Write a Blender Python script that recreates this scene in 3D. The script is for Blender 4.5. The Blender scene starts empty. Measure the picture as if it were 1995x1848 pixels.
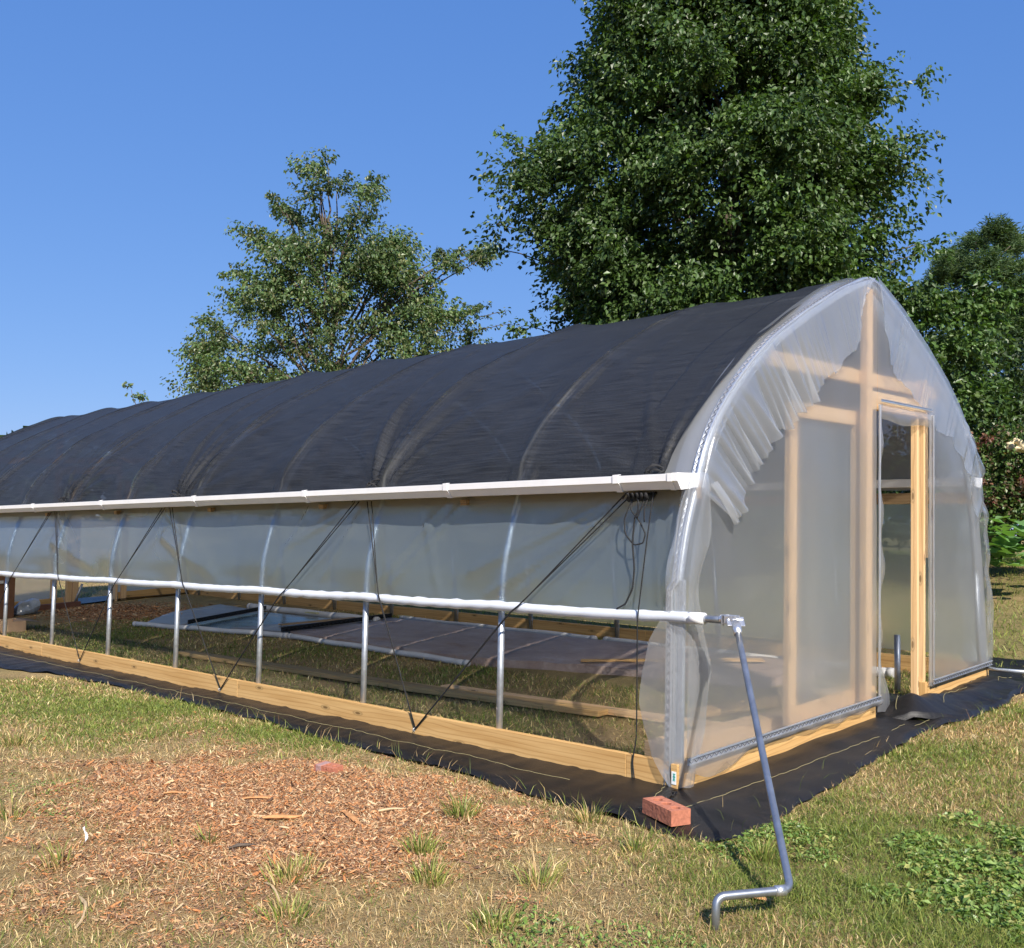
import bpy, math, random
import numpy as np
from mathutils import Vector, Matrix
R=math.radians
random.seed(7); rng=np.random.default_rng(7)
SC=bpy.context.scene; COL=SC.collection

# ---------------------------------------------------------------- camera
CAM=Vector((2.6745,-4.0847,1.2478)); YAW,PIT,ROL=2.3239,.0512,.0213
_f=Vector((math.cos(YAW)*math.cos(PIT),math.sin(YAW)*math.cos(PIT),math.sin(PIT)))
_r=Vector((math.sin(YAW),-math.cos(YAW),0)); _u=_r.cross(_f)
_r2=math.cos(ROL)*_r+math.sin(ROL)*_u; _u2=-math.sin(ROL)*_r+math.cos(ROL)*_u
cd=bpy.data.cameras.new('camera'); cam=bpy.data.objects.new('camera',cd); COL.objects.link(cam)
M=Matrix((( _r2.x,_u2.x,-_f.x,CAM.x),(_r2.y,_u2.y,-_f.y,CAM.y),(_r2.z,_u2.z,-_f.z,CAM.z),(0,0,0,1)))
cam.matrix_world=M
cd.sensor_fit='HORIZONTAL'; cd.sensor_width=36; cd.lens=36*1927.35/1995
cd.clip_start=.05; cd.clip_end=3000
SC.camera=cam
# ---------------------------------------------------------------- sky, sun, exposure
SUN_AZ,SUN_EL=-32.0,40.0            # azimuth counter-clockwise from +X
w=bpy.data.worlds.new('World'); SC.world=w; w.use_nodes=True
nt=w.node_tree; bg=nt.nodes['Background']; sky=nt.nodes.new('ShaderNodeTexSky')
sky.sky_type='NISHITA'; sky.sun_disc=False; sky.sun_elevation=R(SUN_EL); sky.sun_rotation=R(90-SUN_AZ)
sky.air_density=1.0; sky.dust_density=0; sky.ozone_density=2.0; sky.altitude=0
EXPO=.86
# the photograph compresses the sky's range: soften it channel by channel
_sp=nt.nodes.new('ShaderNodeSeparateColor'); _cb=nt.nodes.new('ShaderNodeCombineColor'); nt.links.new(sky.outputs[0],_sp.inputs[0])
for k,(g_,m_) in enumerate(((.66,.0985),(.484,.193),(.318,.462))):
    p_=nt.nodes.new('ShaderNodeMath'); p_.operation='POWER'; p_.inputs[1].default_value=g_; q_=nt.nodes.new('ShaderNodeMath'); q_.operation='MULTIPLY'; q_.inputs[1].default_value=m_/.13/2**EXPO
    nt.links.new(_sp.outputs[k],p_.inputs[0]); nt.links.new(p_.outputs[0],q_.inputs[0]); nt.links.new(q_.outputs[0],_cb.inputs[k])
nt.links.new(_cb.outputs[0],bg.inputs[0]); bg.inputs[1].default_value=.13
ld=bpy.data.lights.new('sun','SUN'); ld.energy=4.3; ld.angle=R(.5); ld.color=(1,.93,.83)
sun=bpy.data.objects.new('sun',ld); COL.objects.link(sun)
sd=Vector((math.cos(R(SUN_AZ))*math.cos(R(SUN_EL)),math.sin(R(SUN_AZ))*math.cos(R(SUN_EL)),math.sin(R(SUN_EL))))
sun.rotation_euler=sd.to_track_quat('Z','Y').to_euler(); sun.location=(5,-5,8)
SC.view_settings.view_transform='Standard'; SC.view_settings.look='None'; SC.view_settings.gamma=1
SC.view_settings.exposure=EXPO
SC.cycles.max_bounces=12; SC.cycles.transparent_max_bounces=24; SC.cycles.transmission_bounces=8
SC.cycles.caustics_reflective=False; SC.cycles.sample_clamp_indirect=6

# ---------------------------------------------------------------- terrain
S1,ZB,S2,W,LEN=.0205,.1026,.009,4.348,12.63
def zg(x,y):
    x=np.clip(x,-24,8); t=np.clip(np.asarray(y)/W,-1.3,1.3)
    return S1*x*(1-t)+(ZB+S2*x)*t + .125*np.clip(np.asarray(y)-5.0,0,5.5)
def zf(x,y): return float(zg(x,y))

# ---------------------------------------------------------------- materials
MATS={}
def mat(name):
    m=bpy.data.materials.new(name); m.use_nodes=True; MATS[name]=m
    n=m.node_tree.nodes; return m,n,m.node_tree.links,n['Principled BSDF'],n['Material Output']
def noise(n,l,vec,scale,detail=4,rough=.55):
    t=n.new('ShaderNodeTexNoise'); t.inputs['Scale'].default_value=scale; t.inputs['Detail'].default_value=detail
    t.inputs['Roughness'].default_value=rough
    if vec is not None: l.new(vec,t.inputs['Vector'])
    return t
def ramp(n,l,fac,stops):
    r=n.new('ShaderNodeValToRGB'); e=r.color_ramp.elements
    while len(e)<len(stops): e.new(.5)
    for k,(p,c) in enumerate(stops): e[k].position=p; e[k].color=(*c,1) if len(c)==3 else c
    l.new(fac,r.inputs[0]); return r
def mapping(n,l,src,scale):
    m=n.new('ShaderNodeMapping'); m.inputs['Scale'].default_value=scale; l.new(src,m.inputs[0]); return m
def bump(n,l,h,strength,dist,bsdf):
    b=n.new('ShaderNodeBump'); b.inputs['Strength'].default_value=strength; b.inputs['Distance'].default_value=dist
    l.new(h,b.inputs['Height']); l.new(b.outputs[0],bsdf.inputs['Normal']); return b
def mixc(n,l,fac,a,b,mode='MIX'):
    m=n.new('ShaderNodeMix'); m.data_type='RGBA'; m.blend_type=mode
    for s,v in ((0,fac),(6,a),(7,b)):
        if hasattr(v,'links'): l.new(v,m.inputs[s])
        else: m.inputs[s].default_value=v if s==0 else (*v,1)
    return m.outputs[2]
def simple(name,col,rough=.5,metal=0,spec=.5,var=.12,nscale=8,bmp=0):
    m,n,l,p,o=mat(name); tc=n.new('ShaderNodeTexCoord')
    t=noise(n,l,tc.outputs['Object'],nscale,5)
    d=[c*(1-var) for c in col]; u=[min(1,c*(1+var)) for c in col]
    r=ramp(n,l,t.outputs[0],[(.3,d),(.7,u)]); l.new(r.outputs[0],p.inputs['Base Color'])
    p.inputs['Roughness'].default_value=rough; p.inputs['Metallic'].default_value=metal; p.inputs['Specular IOR Level'].default_value=spec
    if bmp: bump(n,l,t.outputs[0],bmp,.01,p)
    return m
def wood(name,light,dark,knot=True):
    m,n,l,p,o=mat(name); uv=n.new('ShaderNodeUVMap'); uv.uv_map='UVMap'
    mp=mapping(n,l,uv.outputs[0],(1.1,16,1)); a=noise(n,l,mp.outputs[0],1.3,3,.5)
    # growth-ring lines warped along the length
    mp2=mapping(n,l,uv.outputs[0],(.9,7,1)); wv=n.new('ShaderNodeTexWave'); wv.wave_type='BANDS'; wv.bands_direction='Y'
    wv.inputs['Scale'].default_value=1.7; wv.inputs['Distortion'].default_value=9; wv.inputs['Detail'].default_value=2
    wv.inputs['Detail Scale'].default_value=.7; l.new(mp2.outputs[0],wv.inputs[0])
    mp3=mapping(n,l,uv.outputs[0],(6,300,1)); g=noise(n,l,mp3.outputs[0],1,4,.7)
    c=ramp(n,l,a.outputs[0],[(.3,dark),(.65,light)]).outputs[0]
    w2=ramp(n,l,wv.outputs[1],[(0,(.58,.46,.36)),(.25,(1,1,1)),(1,(1,1,1))]).outputs[0]
    c=mixc(n,l,.42,c,w2,'MULTIPLY')
    g2=ramp(n,l,g.outputs[0],[(.3,(.78,.74,.7)),(.6,(1,1,1))]).outputs[0]
    c=mixc(n,l,.5,c,g2,'MULTIPLY')
    if knot:
        mp4=mapping(n,l,uv.outputs[0],(1.7,5.5,1)); v=n.new('ShaderNodeTexVoronoi'); v.voronoi_dimensions='2D'; v.inputs['Scale'].default_value=1; l.new(mp4.outputs[0],v.inputs[0])
        k=ramp(n,l,v.outputs['Distance'],[(0,(1,1,1)),(.05,(1,1,1)),(.10,(0,0,0))]).outputs[0]
        c=mixc(n,l,k,c,tuple(x*.38 for x in dark))
        k2=ramp(n,l,v.outputs['Distance'],[(0,(.0,)*3),(.035,(0,)*3),(.055,(1,1,1)),(.08,(0,)*3)]).outputs[0]
        c=mixc(n,l,k2,c,tuple(x*.8 for x in light))
    l.new(c,p.inputs['Base Color']); p.inputs['Roughness'].default_value=.62; p.inputs['Specular IOR Level'].default_value=.3
    bump(n,l,g.outputs[0],.25,.002,p); return m
wood('lumber',(.68,.43,.175),(.55,.32,.115))
wood('lumber_old',(.40,.27,.14),(.30,.19,.09))
wood('stud_wood',(.84,.57,.31),(.74,.47,.22))
simple('end_grain',(.33,.2,.09),.8,nscale=120,var=.25)
simple('galvanized',(.46,.49,.52),.48,.8,var=.18,nscale=30)
simple('steel_blue',(.34,.36,.39),.36,.8,var=.2,nscale=18)
simple('cast_metal',(.68,.68,.68),.4,.85,var=.2,nscale=60,bmp=.3)
simple('aluminium',(.66,.68,.71),.35,.8,var=.1)
simple('wire_dark',(.12,.12,.14),.4,.6)
simple('white_vinyl',(.87,.86,.85),.35,var=.03)
simple('hoop_tape',(.86,.80,.70),.6)
simple('pvc_pipe',(.66,.64,.6),.45,var=.12,nscale=5)
simple('rope_black',(.012,.012,.013),.75,var=.3)
simple('brick_clay',(.43,.155,.09),.9,var=.2,nscale=60,bmp=.5)
simple('brick_grey',(.36,.22,.2),.9,var=.2,nscale=60,bmp=.5)
simple('black_plastic',(.012,.012,.013),.4)
simple('cardboard',(.42,.26,.15),.85,var=.12)
simple('crate_wood',(.24,.11,.05),.7,var=.2)
simple('bark',(.10,.075,.055),.9,var=.35,nscale=25,bmp=.7)
simple('chip_wood',(.52,.25,.095),.8,var=.25,nscale=30)
simple('root_pale',(.50,.36,.2),.85,var=.2,nscale=40)
simple('pale_stone',(.70,.58,.36),.85,var=.15,nscale=20,bmp=.3)
simple('blue_panel',(.075,.13,.16),.18,var=.25,nscale=3)
simple('grey_panel',(.22,.22,.22),.3,var=.2,nscale=3)
simple('green_ink',(.03,.33,.26),.5); simple('tag_paper',(.82,.84,.82),.5,var=.03)
simple('red_stain',(.16,.07,.045),.8,var=.25)
simple('yellow_strip',(.62,.55,.25),.6)
simple('thread_yellow',(.42,.36,.17),.8)
simple('clear_bag',(.38,.42,.46),.15,var=.35,nscale=9)

def film(name,veil,tint=(.80,.82,.84),tcol=(.94,.95,.96),gl=.14,wr=.25,trans=.5,ns=3.0,haze=0.0,hr=.9,ior=1.1):
    m,n,l,p,o=mat(name); n.remove(p); tc=n.new('ShaderNodeTexCoord')
    T=n.new('ShaderNodeBsdfTransparent'); T.inputs[0].default_value=(*tcol,1)
    if haze>0:   # the film scatters what is seen through it
        Q=n.new('ShaderNodeBsdfRefraction'); Q.inputs['Color'].default_value=(*tcol,1); Q.inputs['Roughness'].default_value=hr; Q.inputs['IOR'].default_value=ior
        q=n.new('ShaderNodeMixShader'); q.inputs[0].default_value=haze; l.new(T.outputs[0],q.inputs[1]); l.new(Q.outputs[0],q.inputs[2]); T=q
    D=n.new('ShaderNodeBsdfDiffuse'); D.inputs[0].default_value=(*tint,1)
    X=n.new('ShaderNodeBsdfTranslucent'); X.inputs[0].default_value=(*tint,1)
    G=n.new('ShaderNodeBsdfGlossy'); G.inputs['Roughness'].default_value=wr; G.inputs[0].default_value=(.95,.97,1,1)
    a=n.new('ShaderNodeMixShader'); a.inputs[0].default_value=trans; l.new(D.outputs[0],a.inputs[1]); l.new(X.outputs[0],a.inputs[2])
    nz=noise(n,l,tc.outputs['Object'],ns,3); mr=n.new('ShaderNodeMapRange'); mr.inputs[3].default_value=veil*.88; mr.inputs[4].default_value=min(1,veil*1.12)
    l.new(nz.outputs[0],mr.inputs[0])
    b=n.new('ShaderNodeMixShader'); l.new(mr.outputs[0],b.inputs[0]); l.new(T.outputs[0],b.inputs[1]); l.new(a.outputs[0],b.inputs[2])
    F=n.new('ShaderNodeLayerWeight'); F.inputs[0].default_value=.5; pw=n.new('ShaderNodeMath'); pw.operation='POWER'; pw.inputs[1].default_value=4; l.new(F.outputs['Facing'],pw.inputs[0])
    ml=n.new('ShaderNodeMath'); ml.operation='MULTIPLY_ADD'; ml.inputs[1].default_value=gl*3; ml.inputs[2].default_value=gl*.35; l.new(pw.outputs[0],ml.inputs[0])
    c=n.new('ShaderNodeMixShader'); l.new(ml.outputs[0],c.inputs[0]); l.new(b.outputs[0],c.inputs[1]); l.new(G.outputs[0],c.inputs[2])
    nb=noise(n,l,tc.outputs['Object'],9,5,.65); bp=n.new('ShaderNodeBump'); bp.inputs['Strength'].default_value=.35; bp.inputs['Distance'].default_value=.01
    l.new(nb.outputs[0],bp.inputs['Height']); l.new(bp.outputs[0],G.inputs['Normal'])
    l.new(c.outputs[0],o.inputs[0]); return m
film('end_film',.30,tint=(.82,.87,.94),wr=.36,trans=.72,haze=.42)
film('side_film',.25,tint=(.54,.64,.70),tcol=(.84,.91,.95),wr=.24,trans=.6,haze=.7,gl=.2)
film('roof_film',.32)
film('flap_film',.28,tint=(.86,.89,.94),wr=.2,trans=.6,haze=.2,hr=.5,gl=.2)
film('wrap_film',.9,tint=(.78,.82,.88),trans=.15)
def padmat():
    m,n,l,p,o=mat('wrapped_plastic'); tc=n.new('ShaderNodeTexCoord')
    a=noise(n,l,tc.outputs['Object'],3,6,.7); mp=mapping(n,l,tc.outputs['Object'],(9,22,9)); b=noise(n,l,mp.outputs[0],1.2,6,.75)
    c=ramp(n,l,a.outputs[0],[(.3,(.30,.20,.155)),(.55,(.42,.31,.25)),(.75,(.52,.45,.42))]).outputs[0]
    l.new(c,p.inputs['Base Color']); p.inputs['Roughness'].default_value=.3
    bump(n,l,b.outputs[0],1,.04,p)
padmat()
def shademat():
    m,n,l,p,o=mat('shade_knit'); uv=n.new('ShaderNodeUVMap'); uv.uv_map='UVMap'; tc=n.new('ShaderNodeTexCoord')
    mp=mapping(n,l,uv.outputs[0],(3,95,1)); a=noise(n,l,mp.outputs[0],1,3,.6)
    mp2=mapping(n,l,uv.outputs[0],(170,170,1)); b=noise(n,l,mp2.outputs[0],1,2,.7)
    c=ramp(n,l,a.outputs[0],[(.35,(.006,.0065,.0075)),(.62,(.024,.0255,.029))]).outputs[0]
    sp=ramp(n,l,b.outputs[0],[(.62,(0,0,0)),(.80,(.12,.12,.13))]).outputs[0]
    c=mixc(n,l,1.0,c,sp,'ADD')
    l.new(c,p.inputs['Base Color']); p.inputs['Roughness'].default_value=.55; p.inputs['Specular IOR Level'].default_value=.35
    bump(n,l,b.outputs[0],.5,.004,p)
    T=n.new('ShaderNodeBsdfTransparent'); mx=n.new('ShaderNodeMixShader')
    k=ramp(n,l,b.outputs[0],[(.35,(.24,)*3),(.58,(.07,)*3)]).outputs[0]
    op=n.new('ShaderNodeAttribute'); op.attribute_name='open'; k=mixc(n,l,1.0,k,op.outputs[0],'ADD')   # the knit opens where it is stretched over a pipe
    l.new(k,mx.inputs[0]); l.new(p.outputs[0],mx.inputs[1]); l.new(T.outputs[0],mx.inputs[2]); l.new(mx.outputs[0],o.inputs[0])
shademat()
def clothmat():
    m,n,l,p,o=mat('woven_barrier'); tc=n.new('ShaderNodeTexCoord')
    mp=mapping(n,l,tc.outputs['Object'],(3,40,3)); a=noise(n,l,mp.outputs[0],1,4,.7)
    b=noise(n,l,tc.outputs['Object'],260,2); d=noise(n,l,tc.outputs['Object'],5,6,.7)
    c=ramp(n,l,a.outputs[0],[(.3,(.006,.006,.006)),(.7,(.018,.0165,.016))]).outputs[0]
    dust=ramp(n,l,d.outputs[0],[(.5,(0,0,0)),(.8,(.30,.30,.30))]).outputs[0]
    c=mixc(n,l,dust,c,(.05,.036,.026))
    l.new(c,p.inputs['Base Color']); p.inputs['Roughness'].default_value=.42; p.inputs['Specular IOR Level'].default_value=.35
    bump(n,l,b.outputs[0],.5,.003,p)
clothmat()
def leafmat(name,rough=.38,tr=.3,spec=.5,hue=None):
    m,n,l,p,o=mat(name); at=n.new('ShaderNodeAttribute'); at.attribute_name='tone'
    l.new(at.outputs[0],p.inputs['Base Color']); p.inputs['Roughness'].default_value=rough; p.inputs['Specular IOR Level'].default_value=spec
    X=n.new('ShaderNodeBsdfTranslucent'); mu=mixc(n,l,1.0,at.outputs[0],(1.5,1.7,.5),'MULTIPLY'); l.new(mu,X.inputs[0])
    mx=n.new('ShaderNodeMixShader'); mx.inputs[0].default_value=tr; l.new(p.outputs[0],mx.inputs[1]); l.new(X.outputs[0],mx.inputs[2]); l.new(mx.outputs[0],o.inputs[0])
leafmat('leaf',.42,.25,.45); leafmat('blade',.5,.28,.3); leafmat('needle',.6,.25,.3); leafmat('litter',.8,.05,.15)
def groundmat():
    m,n,l,p,o=mat('soil_and_thatch'); tc=n.new('ShaderNodeTexCoord'); at=n.new('ShaderNodeAttribute'); at.attribute_name='tone'
    a=noise(n,l,tc.outputs['Object'],55,6,.75); mp=mapping(n,l,tc.outputs['Object'],(1,1.7,1)); b=noise(n,l,mp.outputs[0],190,3,.8); d=noise(n,l,tc.outputs['Object'],3.5,5,.6)
    v=ramp(n,l,a.outputs[0],[(.25,(.45,.42,.4)),(.5,(.95,.95,.95)),(.75,(1.35,1.3,1.2))]).outputs[0]
    c=mixc(n,l,1.0,at.outputs[0],v,'MULTIPLY')
    v2=ramp(n,l,b.outputs[0],[(.3,(.5,.48,.45)),(.65,(1.2,1.2,1.15))]).outputs[0]
    c=mixc(n,l,.8,c,v2,'MULTIPLY')
    v3=ramp(n,l,d.outputs[0],[(.3,(.78,.78,.76)),(.7,(1.12,1.1,1.08))]).outputs[0]
    c=mixc(n,l,1.0,c,v3,'MULTIPLY')
    l.new(c,p.inputs['Base Color']); p.inputs['Roughness'].default_value=.95; p.inputs['Specular IOR Level'].default_value=.1
    bump(n,l,a.outputs[0],.9,.03,p)
groundmat()

# ---------------------------------------------------------------- object helpers
def tag(o,label=None,cat=None,group=None,kind=None):
    if label: o['label']=label
    if cat: o['category']=cat
    if group: o['group']=group
    if kind: o['kind']=kind
    return o
def empty(name,loc,label,cat,group=None):
    o=bpy.data.objects.new(name,None); COL.objects.link(o); o.location=loc; o.empty_display_size=.2
    return tag(o,label,cat,group)
class MB:
    def __init__(s): s.v=[];s.f=[];s.uv=[]
    def face(s,idx,uvs=None): s.f.append(idx); s.uv+= uvs if uvs else [(0,0)]*len(idx)
    def beam(s,a,b,wd,ht,up=(0,0,1)):
        """box from a to b, width wd across, height ht along up; uv runs with the length"""
        a=Vector(a);b=Vector(b);d=(b-a);L=d.length;d.normalize();up=Vector(up);sv=d.cross(up).normalized();up=sv.cross(d).normalized()
        o=len(s.v); r0=random.uniform(0,50); r1=random.uniform(0,50)
        for p in (a,b):
            for i,j in ((-1,-1),(1,-1),(1,1),(-1,1)): s.v.append(p+sv*(wd/2*i)+up*(ht/2*j))
        q=[(0,1,5,4,wd),(1,2,6,5,ht),(2,3,7,6,wd),(3,0,4,7,ht)]
        for k,(A,B,C,D,h) in enumerate(q): 
            v0=r1+k*.37; s.face([o+A,o+B,o+C,o+D][::-1],[(r0,v0),(r0,v0+h),(r0+L,v0+h),(r0+L,v0)][::-1])
        s.face([o+0,o+1,o+2,o+3],[(r0,r1),(r0+.01,r1),(r0+.01,r1+.2),(r0,r1+.2)]); s.face([o+7,o+6,o+5,o+4],[(r0,r1),(r0+.01,r1),(r0+.01,r1+.2),(r0,r1+.2)])
        return s
    def tube(s,pts,rad,n=10,cap=True):
        pts=[Vector(p) for p in pts]; m=len(pts)
        rr=rad if hasattr(rad,'__len__') else [rad]*m
        t0=(pts[1]-pts[0]).normalized(); ref=Vector((0,0,1)) if abs(t0.z)<.9 else Vector((1,0,0))
        nx=t0.cross(ref).normalized(); o=len(s.v); acc=0
        for i,p in enumerate(pts):
            t=(pts[min(i+1,m-1)]-pts[max(i-1,0)]).normalized(); nx=(nx-t*nx.dot(t)).normalized(); ny=t.cross(nx)
            for k in range(n):
                a=2*math.pi*k/n; s.v.append(p+(nx*math.cos(a)+ny*math.sin(a))*rr[i])
        for i in range(m-1):
            L=(pts[i+1]-pts[i]).length
            for k in range(n):
                k2=(k+1)%n; s.face([o+i*n+k,o+i*n+k2,o+(i+1)*n+k2,o+(i+1)*n+k],[(acc,k/n*.2),(acc,(k+1)/n*.2),(acc+L,(k+1)/n*.2),(acc+L,k/n*.2)])
            acc+=L
        if cap: s.face([o+k for k in range(n)][::-1]); s.face([o+(m-1)*n+k for k in range(n)])
        return s
    def grid(s,P,U=None):
        """P[i][j] points"""
        o=len(s.v); a=len(P); b=len(P[0])
        for row in P:
            for p in row: s.v.append(Vector(p))
        for i in range(a-1):
            for j in range(b-1):
                uv=None
                if U: uv=[U[i][j],U[i+1][j],U[i+1][j+1],U[i][j+1]]
                s.face([o+i*b+j,o+(i+1)*b+j,o+(i+1)*b+j+1,o+i*b+j+1],uv)
        return s
    def build(s,name,m,parent=None,smooth=False,bevel=0):
        me=bpy.data.meshes.new(name); loc=Vector((0,0,0))
        if parent is not None:
            q=parent
            while q is not None: loc=loc+q.location; q=q.parent
        me.from_pydata([tuple(v-loc) for v in s.v],[],s.f); uv=me.uv_layers.new(name='UVMap')
        uv.data.foreach_set('uv',np.array(s.uv,dtype=np.float32).ravel())
        me.materials.append(MATS[m]); me.polygons.foreach_set('use_smooth',[smooth]*len(s.f)); me.update()
        o=bpy.data.objects.new(name,me); COL.objects.link(o); o.parent=parent
        if bevel:
            b=o.modifiers.new('b','BEVEL'); b.width=bevel; b.segments=2; b.limit_method='ANGLE'
        return o
def bigmesh(name,V,F,m,tone=None,parent=None,smooth=False,kind_faces=3):
    me=bpy.data.meshes.new(name); V=np.asarray(V,np.float32); F=np.asarray(F,np.int32)
    if parent is not None:
        q=parent; loc=np.zeros(3)
        while q is not None: loc+=np.array(q.location); q=q.parent
        V=V-loc.astype(np.float32)
    me.vertices.add(len(V)); me.vertices.foreach_set('co',V.ravel())
    k=F.shape[1]; me.loops.add(F.size); me.loops.foreach_set('vertex_index',F.ravel()); me.polygons.add(len(F))
    me.polygons.foreach_set('loop_start',np.arange(0,F.size,k,dtype=np.int32)); me.polygons.foreach_set('loop_total',np.full(len(F),k,np.int32))
    me.polygons.foreach_set('use_smooth',np.full(len(F),smooth)); me.update(calc_edges=True)
    if tone is not None:
        at=me.color_attributes.new('tone','FLOAT_COLOR','POINT'); c=np.ones((len(V),4),np.float32); c[:,:3]=tone; at.data.foreach_set('color',c.ravel())
    me.materials.append(MATS[m]); o=bpy.data.objects.new(name,me); COL.objects.link(o); o.parent=parent; return o
def vnoise(x,y,s,seed=0):
    """cheap smooth value noise"""
    r=np.random.default_rng(100+seed); T=r.random((64,64)); X=np.asarray(x)*s+7.3; Y=np.asarray(y)*s+3.1
    xi=np.floor(X).astype(int); yi=np.floor(Y).astype(int); fx=X-xi; fy=Y-yi; fx=fx*fx*(3-2*fx); fy=fy*fy*(3-2*fy)
    g=lambda a,b:T[a%64,b%64]
    return (g(xi,yi)*(1-fx)+g(xi+1,yi)*fx)*(1-fy)+(g(xi,yi+1)*(1-fx)+g(xi+1,yi+1)*fx)*fy
def fbm(x,y,s,seed=0,o=3):
    t=0;a=1;q=0
    for k in range(o): t=t+a*vnoise(x,y,s*2**k,seed+k); q+=a; a*=.5
    return t/q


# ================================================================ GROUND
def G2(x,y,cx,cy,rx,ry,rot=0):
    c,s=math.cos(rot),math.sin(rot); dx=np.asarray(x)-cx; dy=np.asarray(y)-cy; return np.exp(-(((dx*c+dy*s)/rx)**2+((-dx*s+dy*c)/ry)**2))
def fields(x,y):
    n1=fbm(x,y,1.3,1); n2=fbm(x,y,4.5,5)
    mul=1.25*G2(x,y,-1.2,-1.22,1.15,.50,.25)+.95*G2(x,y,-.55,-1.70,.6,.30,.5)+.5*G2(x,y,-.8,-2.4,.7,.40)+.42*G2(x,y,-1.5,-1.95,.9,.45)+.22*G2(x,y,-2.4,-1.75,.9,.3)+.5*G2(x,y,-7.6,-.9,.8,.25)
    mul=np.clip(mul*1.2-.25+1.3*(n2-.5),0,1)
    green=.26+1.1*(n1-.5)+.5*(n2-.5)
    green+=.38*G2(x,y,-3.5,-.75,1.5,.35,.05)+.35*G2(x,y,-4.4,-1.2,1.2,.4)+.3*G2(x,y,-2.4,-.55,.7,.2)+.75*G2(x,y,1.45,-.25,.55,.75,.2)+.28*G2(x,y,1.2,.9,.9,1.8)+.25*G2(x,y,1.0,-.9,.6,.5)
    green-=.9*mul+.5*G2(x,y,.1,-1.3,.5,.35)+.35*G2(x,y,-1.6,-2.2,.9,.5)+.35*G2(x,y,-2.8,-1.9,.9,.4)
    green+=np.where((y>.05)&(y<4.3)&(x<0),.12,0)+np.where(y>4.6,.6,0)
    green-=.6*G2(x,y,-11,2.6,1.3,.5)
    return np.clip(green,0,1),mul
def axis(a,b,st,far):
    c=list(np.arange(a,b,st)); s=st
    lo=[];v=a
    while v>-far: s*=1.28; v-=s; lo.append(v)
    s=st;hi=[];v=c[-1]
    while v<far: s*=1.28; v+=s; hi.append(v)
    return np.array(lo[::-1]+c+hi)
gx=axis(-15,4.5,.07,1500); gy=axis(-5,10,.07,1500)
X,Y=np.meshgrid(gx,gy,indexing='ij')
bumpy=.020*(fbm(X,Y,1.1,20)-.5)+.016*(fbm(X,Y,6,24)-.5)
inside=((X<.1)&(X>-LEN)&(Y>-.05)&(Y<W)); bumpy=np.where(inside,bumpy*.5-.008,bumpy)
oncloth=((Y>-.62)&(Y<.1)&(X<.6)&(X>-13.5))|((X>-.05)&(X<.62)&(Y>-.6)&(Y<6)); bumpy=np.where(oncloth,bumpy*.3-.018,bumpy)
gr,mu=fields(X,Y)
mound=.035*np.clip(mu,0,1)*((X>-4)&(Y<-.6))
Z=zg(X,Y)+bumpy+mound
def gz(x,y): # height of the modelled ground
    b=.020*(fbm(x,y,1.1,20)-.5)+.016*(fbm(x,y,6,24)-.5); ins=(x<.1)&(x>-LEN)&(y>-.05)&(y<W); b=np.where(ins,b*.5-.008,b)
    oc=((y>-.62)&(y<.1)&(x<.6)&(x>-13.5))|((x>-.05)&(x<.62)&(y>-.6)&(y<6)); b=np.where(oc,b*.3-.018,b)
    return zg(x,y)+b+.035*np.clip(fields(x,y)[1],0,1)*((x>-4)&(y<-.6))
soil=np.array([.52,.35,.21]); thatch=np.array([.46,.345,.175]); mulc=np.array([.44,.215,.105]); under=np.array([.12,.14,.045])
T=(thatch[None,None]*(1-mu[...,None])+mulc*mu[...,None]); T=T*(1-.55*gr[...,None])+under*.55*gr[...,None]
bare=np.clip(fbm(X,Y,2.2,40)*2.4-1.25,0,1)[...,None]; T=T*(1-bare*.6)+soil*bare*.6
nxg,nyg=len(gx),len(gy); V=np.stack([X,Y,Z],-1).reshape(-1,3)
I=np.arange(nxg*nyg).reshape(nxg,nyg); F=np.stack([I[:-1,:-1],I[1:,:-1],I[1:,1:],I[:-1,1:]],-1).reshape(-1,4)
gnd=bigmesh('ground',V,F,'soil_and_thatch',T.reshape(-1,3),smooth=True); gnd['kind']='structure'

# outline of the black ground fabric
CO=[(-13.6,-.62),(-11,-.60),(-9.0,-.60),(-7.08,-.555),(-6.3,-.40),(-5.4,-.35),(-4.55,-.34),(-3.1,-.365),(-1.9,-.44),(-1.03,-.46),(-.33,-.54),(.03,-.56),(.30,-.60),(.50,-.60),(.57,-.45),(.57,-.18),(.53,.38),(.45,1.17),(.37,2.13),(.42,2.6),(.42,3.4),(.40,4.0),(.30,4.5),(.25,5.0)]
CO=np.array(CO)
def cloth_edge(t):  # t 0..1 along outline
    d=np.r_[0,np.cumsum(np.hypot(*np.diff(CO,axis=0).T))]; q=t*d[-1]; return np.interp(q,d,CO[:,0]),np.interp(q,d,CO[:,1])
n=700; tt=np.linspace(0,1,n); ex,ey=cloth_edge(tt)
def on_fabric(x,y):
    yo=np.interp(x,CO[:14,0],CO[:14,1]); xo=np.interp(y,CO[14:,1],CO[14:,0])
    a=(x<.5)&(y>yo)&(y<.02); b=(x>-.1)&(x<xo)&(y>-.6)&(y<5.0); return a|b
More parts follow.
